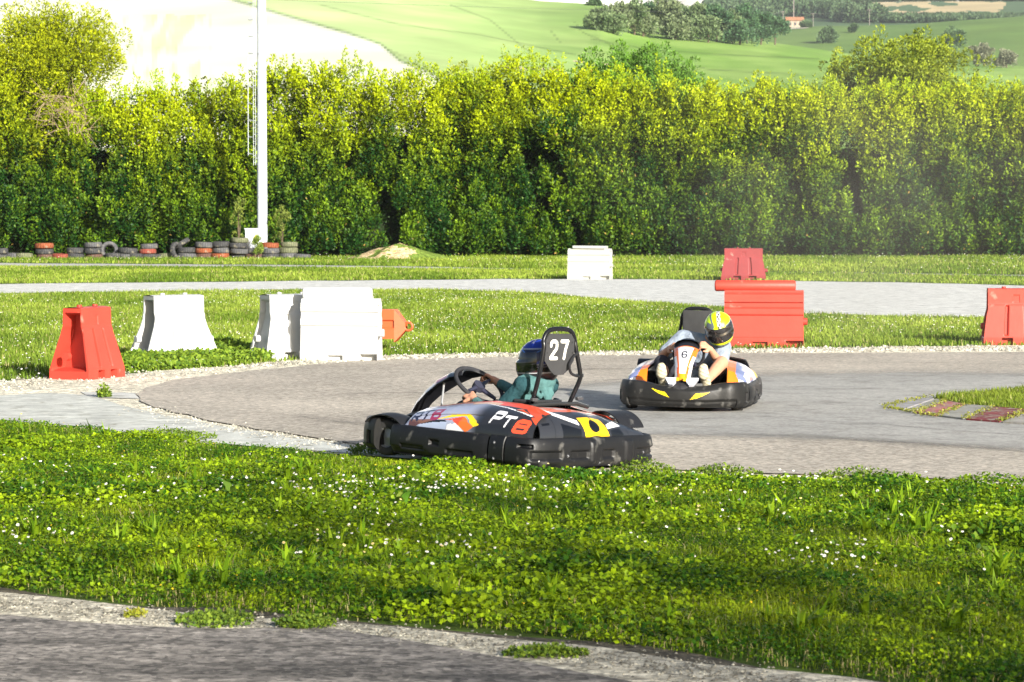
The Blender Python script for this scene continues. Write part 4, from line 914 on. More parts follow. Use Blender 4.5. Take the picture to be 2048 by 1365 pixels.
# ------------------------------------------------------------------ lettering painted by stroke distance
STROKES = {
 '2': [[(.08, .74), (.12, .92), (.32, 1), (.68, 1), (.88, .92), (.92, .74), (.88, .58), (.08, .06)], [(.08, 0), (.92, 0)]],
 '7': [[(.05, 1), (.95, 1)], [(.92, .97), (.62, .5), (.45, 0)]],
 '6': [[(.88, .80), (.80, .95), (.5, 1), (.2, .92), (.08, .62), (.08, .25), (.2, .05), (.5, 0), (.8, .05), (.92, .25), (.9, .42), (.75, .54), (.5, .57), (.12, .48)]],
 'P': [[(.10, 0), (.10, .62)], [(.0, 1), (.82, 1), (.97, .86), (.97, .58), (.82, .44), (.10, .44)]],
 'R': [[(.10, 0), (.10, .60)], [(.0, 1), (.82, 1), (.97, .86), (.97, .60), (.82, .46), (.30, .46)], [(.45, .46), (.95, 0)]],
 'T': [[(.0, 1), (1, 1)], [(.5, 1), (.5, 0)]],
 '8': [[(.2, 1), (.8, 1), (.95, .88), (.95, .62), (.82, .52), (.95, .42), (.95, .12), (.8, 0), (.2, 0), (.05, .12), (.05, .42), (.18, .52), (.05, .62), (.05, .88), (.2, 1)], [(.18, .52), (.82, .52)]],
}
def ink(x, y, ch, x0, y0, w_, h_, th, slant=0.0):
    yy = (y - y0) / h_; xx = (x - x0 - slant * (y - y0)) / w_
    if xx < -.3 or xx > 1.3 or yy < -.3 or yy > 1.3: return False
    for line in STROKES[ch]:
        for (ax, ay), (bx, by) in zip(line[:-1], line[1:]):
            ax_, bx_, px_ = ax * w_, bx * w_, xx * w_; ay_, by_, py_ = ay * h_, by * h_, yy * h_
            dx, dy = bx_ - ax_, by_ - ay_; t = max(0, min(1, ((px_ - ax_) * dx + (py_ - ay_) * dy) / (dx * dx + dy * dy + 1e-12)))
            if math.hypot(px_ - ax_ - t * dx, py_ - ay_ - t * dy) < th / 2: return True
    return False
def inpoly(x, y, P):
    r = False; j = len(P) - 1
    for i in range(len(P)):
        if (P[i][1] > y) != (P[j][1] > y) and x < (P[j][0] - P[i][0]) * (y - P[i][1]) / (P[j][1] - P[i][1]) + P[i][0]: r = not r
        j = i
    return r

M_blk = mat("black_plastic", .46, .35, .18, 7, bump=.2, bscale=22, grime=((.13, .125, .115), 9, .60, .74))
M_frame = mat("black_tube", .25, .35, .05, 10)
M_body = mat("bodywork", .28, .5, .05, 8, coat=.4)
M_tyre = mat("slick_tyre", .75, .3, .15, 14)
M_cloth = mat("cloth", .9, .15, .12, 14, bump=1.0, bscale=13, bdist=.03)
M_skin = mat("skin", .55, .4, .06, 20)
M_helm = mat("helmet_shell", .3, .4, .02, 8, coat=.25)
M_visor = mat("visor", .06, .8, 0, 5, coat=.6)
M_shoe = mat("shoe", .8, .2, .15, 30)
BLK = (.022, .022, .026); WHT2 = (.74, .76, .82); GRY = (.36, .38, .46); ORG = (.82, .17, .02); ORR = (.78, .08, .03); YEL = (.88, .62, .01); NAVY = (.02, .022, .05); MAR = (.30, .03, .09); BLU = (.17, .2, .36)
HW = .645

def band(mb, plan, z0, z1, col, deco=None, n=150, out=.0, inner=.09, m=22):
    """moulded bumper: profile swept along a plan path; deco(s,t)-> (push in metres, colour or None)"""
    P = catmull(plan, 14); L = [0]
    for a, b in zip(P[:-1], P[1:]): L.append(L[-1] + (b - a).length)
    tot = L[-1]
    def at(s):
        d = s * tot; k = 0
        while k < len(L) - 2 and L[k + 1] < d: k += 1
        t = (d - L[k]) / (L[k + 1] - L[k] + 1e-9); p = P[k].lerp(P[k + 1], t); ta = (P[min(k + 2, len(P) - 1)] - P[max(k - 1, 0)]).normalized()
        return p, Vector((-ta.y, ta.x, 0))
    def prof(v):      # v 0..1 : bottom-inner, up the face, over the top
        if v < .1: return (-.05 * (1 - v / .1), z0)
        if v < .8:
            t = (v - .1) / .7; return (.006 * sin(pi * t) - .016 * t ** 7 + .018 * smooth(t * 5) - .015, lerp(z0, 1, t))
        t = (v - .8) / .2; return (-.013 - inner * t, 1 + .010 * sin(pi * min(1, t * 1.6)) ** .5 * .8 if t < .62 else 1 + .008 * (1 - t))
    def f(u, v):
        p, nn = at(u); o, z = prof(v); t = (v - .1) / .7; zt = z1(u) if callable(z1) else z1
        z = z0 if z <= z0 else (zt + z - 1 if z >= 1 else lerp(z0, zt, (z - z0) / (1 - z0)))
        if deco: o += deco(u, t, z)[0]
        q = p + nn * o; return (q.x, q.y, z)
    def cf(u, v):
        t = (v - .1) / .7; c = deco(u, t, 0)[1] if deco else None
        return c or col
    mb.grid(f, n, m * 2, cf)
    for e in (0.0, 1.0):
        pts = [f(e, v / 30) for v in range(31)]; mb.face(pts if e else pts[::-1], col)
def rrect(s, t, s0, s1, t0, t1, e=.012, et=.06):
    return smooth((s - s0) / e) * smooth((s1 - s) / e) * smooth((t - t0) / et) * smooth((t1 - t) / et)

FRONT = [(.50, -HW), (.62, -HW * .995), (.74, -HW * .95), (.86, -HW * .80), (.94, -.32), (.985, -.12), (.985, .12), (.94, .32), (.86, HW * .80), (.74, HW * .95), (.62, HW * .995), (.50, HW)]
LEFT = [(-.50, HW * .99), (-.40, HW + .01), (-.1, HW + .015), (.2, HW + .01), (.38, HW), (.48, HW - .02)]
FRONT = [(max(x, .64), y * .95) for x, y in FRONT[::-1][1:-1]]
REAR = [(-.52, -HW), (-.70, -HW - .008), (-.84, -HW - .004), (-.905, -HW + .03), (-.94, -HW + .12), (-.955, -.40), (-.965, -.1), (-.965, .1), (-.955, .40), (-.94, HW - .12), (-.905, HW - .03), (-.84, HW + .004), (-.70, HW + .008), (-.52, HW)]

def side_panel_fn(sg, hump):
    """bodywork of one side pod: u front->rear, v outer-lower -> inner-upper"""
    def f(u, v):
        x = lerp(.34, -.86, u); top = interp(u, hump)
        inner = interp(u, [(0, .40), (.15, .37), (.5, .32), (.8, .34), (1, .40)])
        yo = interp(u, [(0, HW - .05), (.1, HW - .03), (.5, HW - .02), (.85, HW - .02), (1, HW - .07)])
        a = v * 1.65; y = lerp(yo, inner, 1 - cos(a)) if v < .96 else inner
        z = lerp(.215, top, sin(min(a, pi / 2)) ** .85)
        y -= .016 * smooth((.10 - abs(v - .30)) / .05) * smooth((u - .02) / .1) * smooth((.62 - u) / .08)
        z += .010 * smooth((v - .75) / .2) * smooth((1 - u) / .2)
        return Vector((x, sg * y, z))
    return f
def front_cap(sg, hump):
    g_ = side_panel_fn(sg, hump)
    def f(u, v):
        p = g_(0, u); base = Vector((.40, p.y, .20)); q = base.lerp(p, v); q.x += .015 * sin(pi * v); return q
    return f

def build_kart(name, label, loc, rz, number, mode):
    root = empty(name, loc, rz, label, "kart", "rental karts on the track")
    near = (mode == 27)
    root.scale = (.93 if near else .88, 1 if near else .88, 1)
    # floor tray and chassis
    b = MB(); b.box((.12, 0, .045), (1.30, .60, .012), (.12, .12, .125)); b.build("floor_tray", M_frame, root, 0)
    b = MB()
    for y in (-.3, .3): b.tube([(.85, y * .9, .06), (.4, y, .05), (-.3, y * .95, .05), (-.85, y * .8, .07)], .016, (.05, .05, .055), 8)
    b.tube([(-.66, -.5, .13), (-.66, .5, .13)], .020, (.25, .25, .26), 10)
    b.build("chassis", M_frame, root)
    # wheels
    for (x, y, r_, w_) in ((.60, .52, .125, .12), (.60, -.52, .125, .12), (-.66, .50, .140, .17), (-.66, -.50, .140, .17)):
        ty = MB(); steer = (.18 if x > 0 else 0) * (1 if near else 1)
        R_ = Matrix.Translation((x, y, r_)) @ Matrix.Rotation(steer, 4, 'Z') @ Matrix.Rotation(pi / 2, 4, 'X')
        pr = [(r_ * .55, -w_ * .42), (r_ * .80, -w_ * .5), (r_ * .95, -w_ * .44), (r_, -w_ * .3), (r_, w_ * .3), (r_ * .95, w_ * .44), (r_ * .80, w_ * .5), (r_ * .55, w_ * .42)]
        wh = bpy.data.objects.new("wheel", None); C.objects.link(wh); wh.parent = root; wh.empty_display_size = .05
        ty.lathe(pr, (.035, .034, .033), 36, R_); ty.build("tyre", M_tyre, wh, 50)
        ri = MB(); ri.lathe([(.001, w_ * .30), (r_ * .22, w_ * .32), (r_ * .24, w_ * .22), (r_ * .50, w_ * .18), (r_ * .56, w_ * .42), (r_ * .56, -w_ * .42), (r_ * .48, -w_ * .18), (r_ * .24, -w_ * .22), (.001, -w_ * .3)], (.30, .30, .31), 24, R_); ri.build("rim", M_steel, wh, 40)
    # front bumper
    YB = YEL
    def fdeco(s, t, z):
        a = s - .5; o = 0; c = None
        o -= .05 * smooth((t - .75) / .3) * smooth((.34 - abs(a)) / .1) * .4
        o += .020 * smooth((.16 - abs(abs(a) - .40)) / .08) * smooth((t + .1) / .2)
        if t < .38 and abs(a) < .36: o -= .018 * smooth((.38 - t) / .12)
        for sg in (-1, 1):
            A = sg * a
            if mode == 6:
                P = [(.195, .86), (.10, .74), (.072, .48), (.14, .66)] if sg > 0 else [(.185, .74), (.095, .70), (.060, .40), (.10, .46)]
                if inpoly(A, t, P): c = YB; 
        if abs(a) > .40 and abs(abs(a) - .455) < .022 and .2 < t < .6: o -= .02 * smooth((.022 - abs(abs(a) - .455)) / .006); c = (.008, .008, .009)
        return o, c
    b = MB(); band(b, FRONT, .04, lambda s: lerp(.215, .25, smooth((abs(s - .5) - .12) / .2)), (.014, .0135, .013), fdeco, n=420, inner=.12, m=28); fb = b.build("front_bumper", M_blk, root, 40)
    # raised centre block of the front bumper
    b = MB()
    b.grid(lambda u, v: ((.985 - .20 * v - .015 * abs(u - .5) * 2), (u - .5) * lerp(.16, .24, v), .195 + .085 * sin(v * pi * .55) ** .6 * (1 - .3 * abs(2 * u - 1) ** 4)), 24, 14, (.028, .027, .029), flip=True)
    b.build("bumper_nose", M_blk, root, 50)
    # side bumpers
    for sg in (1, -1):
        def sdeco(s, t, z):
            o = 0; c = None
            o -= .022 * rrect(s, t, .46, .57, .42, .68, .012, .06)
            if .465 < s < .565 and .46 < t < .64: c = (.006, .006, .007)
            o -= .012 * rrect(s, t, .12, .40, .2, .42) + .012 * rrect(s, t, .62, .88, .2, .42)
            o -= .014 * smooth((.30 - t) / .1) * smooth((s - .55) / .1)
            return o, c
        pl = LEFT if sg > 0 else [(x, -y) for x, y in LEFT[::-1]]
        b = MB(); band(b, pl, .035, .225, (.009, .009, .010), sdeco, n=160, inner=.06, m=22)
        b.build("side_bumper", M_blk, root, 40)
    # rear bumper
    def rdeco(s, t, z):
        o = 0; c = None; a = s - .5
        for c0, hw, t0, t1 in ((-.335, .033, .70, .88), (.335, .033, .66, .84)):       # long slots
            k = rrect(a, t, c0 - hw, c0 + hw, t0, t1, .008, .05); o -= .025 * k
            if k > .6: c = (.005, .005, .006)
        for c0, hw in ((-.27, .085), (-.045, .035), (.10, .05), (.25, .07)): o -= .018 * rrect(a, t, c0 - hw, c0 + hw, .25, .62, .014, .08)
        o += .012 * rrect(a, t, -.18, -.12, .05, .95, .02, .1) + .012 * rrect(a, t, .02, .05, .05, .95, .01, .1)
        if abs(abs(a) - .425) < .0035 : o -= .012; c = (.006, .006, .007)
        for q in (-.475, -.31, -.24, .0, .475, .16):
            for tt in ((.78, .22) if abs(q) > .4 else (.42,) if q else (.12,)):
                if math.hypot((a - q) * 1.9, (t - tt) * .2) < .009: o += .006; c = (.16, .16, .17)
        return o, c
    b = MB(); band(b, REAR, .040, .228, (.009, .009, .010), rdeco, n=300, inner=.045, m=24); rb = b.build("rear_bumper", M_blk, root, 30)
    # ---- side pods
    hump = [(0, .335), (.12, .365), (.3, .40), (.5, .425), (.7, .425), (.85, .415), (1, .39)]
    hump_r = [(0, .33), (.12, .36), (.3, .39), (.5, .40), (.7, .36), (.85, .34), (1, .27)]
    def left27(u, v):
        t = sin(min(v * 1.65, pi / 2)) ** .85; s = u * 1.2; q = t * .19          # rough metres along / up the panel
        if u < .30 and .28 < t < .85:            # front lettering, dark and maroon on grey
            if ink(s, q, 'R', .015, .075, .075, .075, .019, .10) or ink(s, q, 'T', .105, .083, .075, .075, .019, .10): return NAVY
            if ink(s, q, '8', .205, .090, .075, .070, .024, .10): return MAR
        if inpoly(u, t, [(.20, .42), (.33, .60), (.45, .645), (.46, .58), (.34, .53)]): return YEL
        if inpoly(u, t, [(.455, .64), (.48, .64), (.60, .34), (.555, .26), (.46, .57)]): return YEL
        if inpoly(u, t, [(.28, .42), (.44, .56), (.555, .25), (.50, .06), (.41, .32), (.36, .44)]): return ORG if u > .43 else ORR
        if inpoly(u, t, [(.335, .02), (.34, .26), (.365, .32), (.38, .29), (.405, .36), (.50, .02)]): return (.82, .82, .84)
        if inpoly(u, t, [(.05, .0), (.10, .22), (.22, .34), (.332, .36), (.332, .0)]): return (.42, .48, .64)
        if inpoly(u, t, [(.10, .22), (.22, .42), (.30, .44), (.332, .36), (.22, .34)]): return (.012, .012, .014)
        if u < .12 and t < .36 - u * .6: return (.16, .05, .04)
        if u < .22 and t < .44: return (.22, .10, .07)
        if .64 < u and .14 < t < .85:            # rear lettering
            if ink(s, q, 'P', .80, .092, .090, .055, .018, .30) or ink(s, q, 'T', .915, .078, .09, .055, .018, .30): return (.86, .86, .88)
            if ink(s, q, '8', 1.04, .052, .10, .070, .025, .25): return ORR
        if inpoly(u, t, [(.80, .995), (1.0, .80), (1.0, .88), (.95, 1.0)]) or inpoly(u, t, [(.94, .80), (1.0, .60), (1.0, .9)]): return ORR
        if inpoly(u, v, [(.50, .78), (.55, .74), (.93, .56), (.94, .60)]): return (.84, .84, .86)
        if v > .76 and u > .38: return ORR if (v > .86 or u > .6) else (.70, .45, .30)
        if v > .82 and .1 < u: return (.40, .16, .12)
        if t < .42 and .58 < u < .97 and t < .42 - 2.2 * (u - .75) ** 2 * 1.6: return (.016, .016, .018)
        return tuple(lerp(a, b_, smooth((u - .44) / .16)) for a, b_ in zip((.36, .38, .50), BLK))
    def pod6(u, v):
        t = sin(min(v * 1.65, pi / 2)) ** .85
        if v > .72 and u < .85: return (.85, .18, .01)
        if inpoly(u, t, [(-.1, .0), (-.1, .62), (.12, .70), (.10, .0)]): return (.80, .82, .86)
        if inpoly(u, t, [(.12, .2), (.14, .72), (.32, .80), (.30, .2)]): return (.62, .10, .08) if (int(u * 50) + int(v * 9)) % 3 else (.8, .8, .85)
        if inpoly(u, t, [(.34, .0), (.40, .8), (.62, .8), (.60, .0)]): return (.80, .82, .88)
        if inpoly(u, t, [(.60, .3), (.68, .95), (.86, .95), (.78, .1)]): return YEL
        return BLU
    def cap27(u, v): return (.16, .05, .04) if v < .55 else (.36, .38, .50)
    def cap6(u, v):
        if u > .72 - .25 * (1 - v): return (.85, .20, .01)
        if v < .24: return (.55, .07, .04)
        if .18 < u < .62 and v < .58: return (.82, .84, .88)
        return BLU
    pn = left27 if near else pod6
    b = MB(); b.shell(side_panel_fn(1, hump if near else hump_r), 260, 70, pn, .010, (.015, .015, .017), flip=False); b.grid(front_cap(1, hump if near else hump_r), 24, 16, cap27 if near else cap6, flip=True); b.build("side_pod", M_body, root, 45)
    b = MB(); b.shell(side_panel_fn(-1, hump_r), 180, 50, pod6 if not near else (lambda u, v: ORR if v > .85 else ((.5, .52, .6) if v > .7 else BLK)), .010, (.015, .015, .017), flip=True); b.grid(front_cap(-1, hump_r), 24, 16, cap27 if near else cap6); b.build("side_pod", M_body, root, 45)
    # ---- rear cover over the axle
    def rc(u, v):
        y = lerp(HW - .10, -(HW - .10), u); top = interp(y, [(-.56, .285), (-.42, .33), (-.2, .38), (.1, .41), (.4, .42), (.56, .40)]) 
        yy = y * (1 - .12 * v); x = lerp(-.925 + .09 * abs(y) ** 2, -.60, 1 - cos(v * pi / 2)); z = lerp(.215, top, sin(v * pi / 2) ** .9)
        z += .02 * exp_(-(((y - .0) / .09) ** 2)) * (1 - v) 
        return Vector((x, yy, z))
    def rcc(u, v):
        t = sin(v * pi / 2) ** .9
        if abs(u - .50) < .13 and t < .76:       # two-part yellow surround with a round opening
            if math.hypot((u - .502) / .046, (t - .40) / .23) < 1: return (.003, .003, .004)
            if inpoly(u, t, [(.385, .72), (.61, .72), (.635, .03), (.405, .03)]): return (.01, .01, .012) if .498 < u < .507 and t > .6 else (.80, .48, .005)
            return (.02, .02, .024)
        if inpoly(u, t, [(.14, .86), (.155, .96), (.385, .62), (.385, .46)]): return (.82, .82, .84)
        if inpoly(u, t, [(.63, .38), (.635, .54), (.77, .76), (.80, .58)]): return (.82, .82, .84)
        if inpoly(u, t, [(.20, .04), (.20, .56), (.37, .36), (.38, .04)]) or inpoly(u, t, [(.655, .04), (.655, .34), (.76, .46), (.79, .04)]): return (.004, .004, .005)
        if (.03 < u < .10 and .52 < t < .58) or (.86 < u < .93 and .50 < t < .60): return (.004, .004, .005)
        if abs(u - .135) < .003 or abs(u - .83) < .003: return (.006, .006, .007)
        if v > .80: return (.50, .42, .40) if int(u * 9 + v * 5) % 2 else ORR
        if v > .68: return (.62, .13, .05) if u < .7 else (.1, .1, .12)
        return (.026, .027, .032)
    b = MB(); b.shell(rc, 220, 70, rcc, .010, (.015, .015, .017), flip=False); b.build("rear_cover", M_body, root, 45)
    # fender lip over the front wheel, both sides
    for sg in ((1, -1) if near else ()):
        b = MB(); b.shell(lambda u, v: Vector((.58 + .20 * cos(lerp(.14, .86, u) * pi), sg * lerp(.44, .615, v), .185 + .105 * sin(lerp(.14, .86, u) * pi) - .012 * (v * 2 - 1) ** 2)), 20, 6, (.02, .02, .024), .008, (.015, .015, .017), flip=sg < 0); b.build("wheel_fender", M_blk, root, 50)
    b = MB(); b.shell(lambda u, v: Vector((-.64 + .21 * cos(lerp(.02, .86, u) * pi), -lerp(.36, .60, v), .20 + .175 * sin(lerp(.02, .86, u) * pi))), 20, 6, (.02, .02, .024), .008, (.015, .015, .017), flip=True); b.build("wheel_fender", M_blk, root, 50)
    # ---- nassau panel
    NP = [(.91, .27), (.85, .35), (.75, .44), (.62, .525), (.49, .58), (.36, .605)]
    def nas(u, v):
        x = interp(v, [(i / 5, p[0]) for i, p in enumerate(NP)]); z = interp(v, [(i / 5, p[1]) for i, p in enumerate(NP)])
        hw = interp(v, [(0, .075), (.3, .085), (.6, .115), (.8, .13), (1, .12)]) ; y = (u - .5) * 2 * hw
        k = abs(u - .5) * 2
        return Vector((x - .06 * k ** 2.2, y, z - .035 * k ** 2.2 * smooth(v * 1.5)))
    def nasc(u, v):
        a = (u - .5) * 2; A = abs(a)
        if near:
            if v > .78: return BLK
            if v > .56: return (.42, .04, .12) if A < .9 else NAVY
            return (.30, .33, .46) if A > .35 else (.5, .52, .62)
        if v > .70: return (.012, .012, .014)
        if v > .675: return ORG
        if ink(a * .115, v * .70, '6', -.030, .310, .060, .080, .017): return (.02, .02, .03)
        if (abs(v - .385) < .008 or abs(v - .595) < .006) and A < .12: return (.02, .02, .03)
        if A > .80 - .2 * (.65 - v): return (.80, .80, .84) if v < .5 else (.82, .17, .01)
        e = lerp(.30, .66, v / .65)
        if e < A < e + .20: return ORG if v < .62 else (.55, .06, .03)
        if v < .14: return (.85, .30, .01) if A < .6 else (.1, .1, .12)
        if v < .27 and A > .42: return ORR
        return (.84, .84, .88)
    b = MB(); b.shell(nas, 110, 150, nasc, .010, (.010, .010, .012), flip=False); npan = b.build("nose_panel", M_body, root, 60)
    if mode == 6:
        b = MB()
        for sg in (-1, 1):
            P = [(.90, .165, .292), (.965, .122, .238), (.985, .080, .236), (.97, .050, .264), (.93, .055, .292)]; P = [(x, sg * y, z) for x, y, z in P]
            b.face(P if sg > 0 else P[::-1], (.80, .83, .90))
            for i in range(5):
                p, q = P[i], P[(i + 1) % 5]; b.face([p, q, (q[0] - .02, q[1], q[2] - .02), (p[0] - .02, p[1], p[2] - .02)], (.4, .4, .45))
            P = [(.972, .018, .268), (.972, .048, .264), (.932, .053, .294), (.932, .022, .294)]; P = [(x, sg * y, z) for x, y, z in P]; b.face(P if sg > 0 else P[::-1], (.85, .40, .02))
        b.build("bumper_trim", M_body, root, 0)
        b = MB()      # dark cowl over the steering
        b.grid(lambda u, v: (.47 - .16 * v, .125 * cos(pi * u) * (1 - .15 * v), .535 + .070 * sin(pi * u) ** .7 * (1 - .2 * v)), 24, 6, (.012, .012, .014), flip=True)
        b.build("steering_cowl", M_body, root, 60)
    # support strut and pedals
    b = MB(); b.tube([(.58, .06, .06), (.54, .06, .50)], .008, (.5, .5, .52), 8); b.build("panel_support", M_steel, root)
    for y in (-.15, .15):
        b = MB(); b.tube([(.62, y, .06), (.70, y, .20)], .008, (.4, .4, .42), 6); b.box((.70, y, .21), (.012, .07, .05), (.2, .2, .2)); b.build("pedal", M_steel, root, 0)
    # steering wheel
    sw = Vector((.24, 0, .50 if near else .47)); tilt = radians(-36 if near else -56); turn = .35 if near else -.45
    Ms = Matrix.Translation(sw) @ Matrix.Rotation(tilt, 4, 'Y') @ Matrix.Rotation(turn, 4, 'Z')
    rimpts = []
    for k in range(40):
        a = 2 * pi * k / 40; r_ = .188 if near else .150; x = r_ * cos(a); rimpts.append(Ms @ Vector((x, r_ * sin(a), 0)))
    whl = bpy.data.objects.new("steering_wheel", None); C.objects.link(whl); whl.parent = root
    b = MB(); b.tube(rimpts, .0155, (.03, .03, .035), 10, closed=True); b.build("rim", M_tyre, whl, 60)
    b = MB()
    for a in (pi / 2, -pi / 2, pi): b.tube([Ms @ Vector((0, 0, -.012)), Ms @ Vector((.155 * cos(a), .155 * sin(a), 0))], [.020, .013], (.035, .035, .06), 8)
    b.tube([Ms @ Vector((0, 0, -.03)), Ms @ Vector((0, 0, .012))], .045, (.04, .04, .06), 16); b.build("spokes", M_frame, whl)
    b = MB(); b.tube([Ms @ Vector((0, 0, -.03)), (.60, 0, .10)], .011, (.08, .08, .09), 8); b.build("steering_column", M_frame, root)
    # seat
    SP = [(.10, .10), (-.02, .075), (-.15, .075), (-.27, .11), (-.36, .20), (-.42, .32), (-.46, .44)]
    def seat(u, v):
        x = interp(v, [(i / 6, p[0]) for i, p in enumerate(SP)]); z = interp(v, [(i / 6, p[1]) for i, p in enumerate(SP)]); k = (u - .5) * 2
        sgk = 1 if k > 0 else -1; y = .205 * sgk * abs(k) ** .8; wrap = abs(k) ** 4
        return Vector((x + .14 * wrap * smooth((v - .4) / .4), y, z + .16 * wrap * smooth((.8 - v) / .5)))
    b = MB(); b.shell(seat, 26, 26, (.02, .02, .022), .010, (.02, .02, .022)); b.tube([Vector(seat(i / 20, 1)) for i in range(21)], .012, (.03, .03, .032), 8); b.build("seat", M_frame, root, 50)
    b = MB(); b.tube([(-.52, -.34, .40), (-.54, -.2, .425), (-.55, 0, .43), (-.54, .2, .425), (-.52, .34, .40)], .014, (.03, .03, .03), 8); b.build("seat_stay", M_frame, root)
    # roll hoop with the number plate
    hx = -.53 if near else -.60; HZ = 0 if near else -.09; hp = catmull([(hx + .10, .185, .26), (hx + .07, .185, .40), (hx + .01, .185, .60 + HZ), (hx - .01, .165, .80 + HZ), (hx + .0, .160, .86 + HZ), (hx + .0, .125, .915 + HZ), (hx, .06, .935 + HZ), (hx, -.06, .935 + HZ), (hx, -.125, .915 + HZ), (hx + .0, -.160, .86 + HZ), (hx - .01, -.168, .80 + HZ), (hx - .03, -.200, .64 + HZ), (hx - .02, -.205, .58 + HZ), (hx + .06, -.190, .40), (hx + .08, -.190, .26)], 6)
    b = MB(); b.tube(hp, .0165, (.010, .010, .012), 14); rh = b.build("roll_hoop", M_frame, root)
    for (y, z, dy) in ((-.20, .62, -.05), (-.205, .46, -.055), (.205, .46, .04)):
        b = MB(); b.box((hx + .0, y + dy * .6, z + HZ), (.03, .055, .022), (.06, .06, .065), bev=.004); b.build("hoop_bracket", M_frame, rh, 40)
    b = MB(); b.tube(catmull([(hx - .03, -.165, .78), (hx - .035, -.11, .74), (hx - .04, -.075, .69), (hx - .04, -.10, .635), (hx - .035, -.185, .615)], 5), .010, (.02, .02, .022), 8); b.build("hoop_bracket", M_frame, rh)
    for (y, z) in ((.10, .64), (.06, .66)): pass
    PL = [(-.145, .865), (-.11, .905), (.11, .905), (.145, .865), (.150, .72), (.09, .655), (.045, .625), (-.045, .625), (-.09, .655), (-.150, .72)]
    # number plate: fine grid clipped to the outline
    nu, nv = 150, 150; pm = MB(); x0 = hx - .012
    back = lambda yy, zz: inpoly(yy, zz, PL)
    Y = lambda u: lerp(.152, -.152, u); Z = lambda v: lerp(.62, .91, v)
    def pc(u, v):
        y, z = -Y(u), Z(v)
        if number == 27 and (ink(y, z, '2', -.098, .738, .072, .115, .024) or ink(y, z, '7', .012, .738, .072, .115, .024)): return (.80, .79, .72)
        for q in ((-.125, .84), (-.13, .775), (.125, .845), (.13, .775)):
            if math.hypot(y - q[0], z - q[1]) < .0065: return (.02, .02, .02)
        return (.045, .045, .047)
    pm.grid(lambda u, v: (x0, Y(u), Z(v)), nu, nv, pc, flip=True, skip=lambda u, v: not back(Y(u), Z(v)))
    pm.face([(x0 + .008, y, z) for y, z in PL][::-1], (.06, .06, .065))
    for i in range(len(PL)):
        (a_, c_), (d2, e2) = PL[i], PL[(i + 1) % len(PL)]; pm.face([(x0, a_, c_), (x0, d2, e2), (x0 + .008, d2, e2), (x0 + .008, a_, c_)], (.06, .06, .065))
    pm.build("number_plate", mat("plate", .6, .3, .08, 12), rh, 0).location.z = HZ
    if mode == 6:      # headrest pad in front of the hoop
        b = MB(); b.box((hx + .03, 0, .72), (.03, .30, .22), (.035, .035, .036), bev=.013); b.build("headrest_pad", M_tyre, rh, 50)
    return root
def exp_(x): return math.exp(x)

# ------------------------------------------------------------------ people
def blob(name, caps, m, col, parent, vox=.008, smooth_it=3, cfun=None):
    """one continuous surface grown round tapered limbs; caps = [((x,y,z), r, (x,y,z), r)], optional ball scale"""
    bm = bmesh.new()
    for c in caps:
        a, ra, b_, rb = c[:4]; sc = c[4] if len(c) > 4 else (1, 1, 1)
        a, b_ = Vector(a), Vector(b_); tmp = bmesh.new()
        for p, r_ in ((a, ra), (b_, rb)):
            bmesh.ops.create_icosphere(tmp, subdivisions=2, radius=1.0, matrix=Matrix.Translation(p) @ Matrix.Diagonal((r_ * sc[0], r_ * sc[1], r_ * sc[2], 1)))
        res = bmesh.ops.convex_hull(tmp, input=tmp.verts[:]); bmesh.ops.delete(tmp, geom=[v for v in tmp.verts if not v.link_faces], context='VERTS')
        for f in [f for f in tmp.faces if not all(len(e.link_faces) == 2 for e in f.edges)]: pass
        mm = bpy.data.meshes.new("t"); tmp.to_mesh(mm); tmp.free(); bm.from_mesh(mm); bpy.data.meshes.remove(mm)
    me = bpy.data.meshes.new(name + "_src"); bm.to_mesh(me); bm.free(); o = bpy.data.objects.new("t", me); C.objects.link(o)
    md = o.modifiers.new("r", 'REMESH'); md.mode = 'VOXEL'; md.voxel_size = vox
    sm = o.modifiers.new("s", 'SMOOTH'); sm.factor = .5; sm.iterations = smooth_it
    dg = bpy.context.evaluated_depsgraph_get(); out = bpy.data.meshes.new_from_object(o.evaluated_get(dg)); bpy.data.objects.remove(o); out.name = name
    ca = out.color_attributes.new("Col", 'FLOAT_COLOR', 'POINT')
    cs = np.array([(*(cfun(v.co) if cfun else col), 1) for v in out.vertices], np.float32); ca.data.foreach_set("color", cs.ravel())
    out.materials.clear(); out.materials.append(m); out.shade_smooth()
    ob_ = bpy.data.objects.new(name, out); C.objects.link(ob_); ob_.parent = parent; return ob_
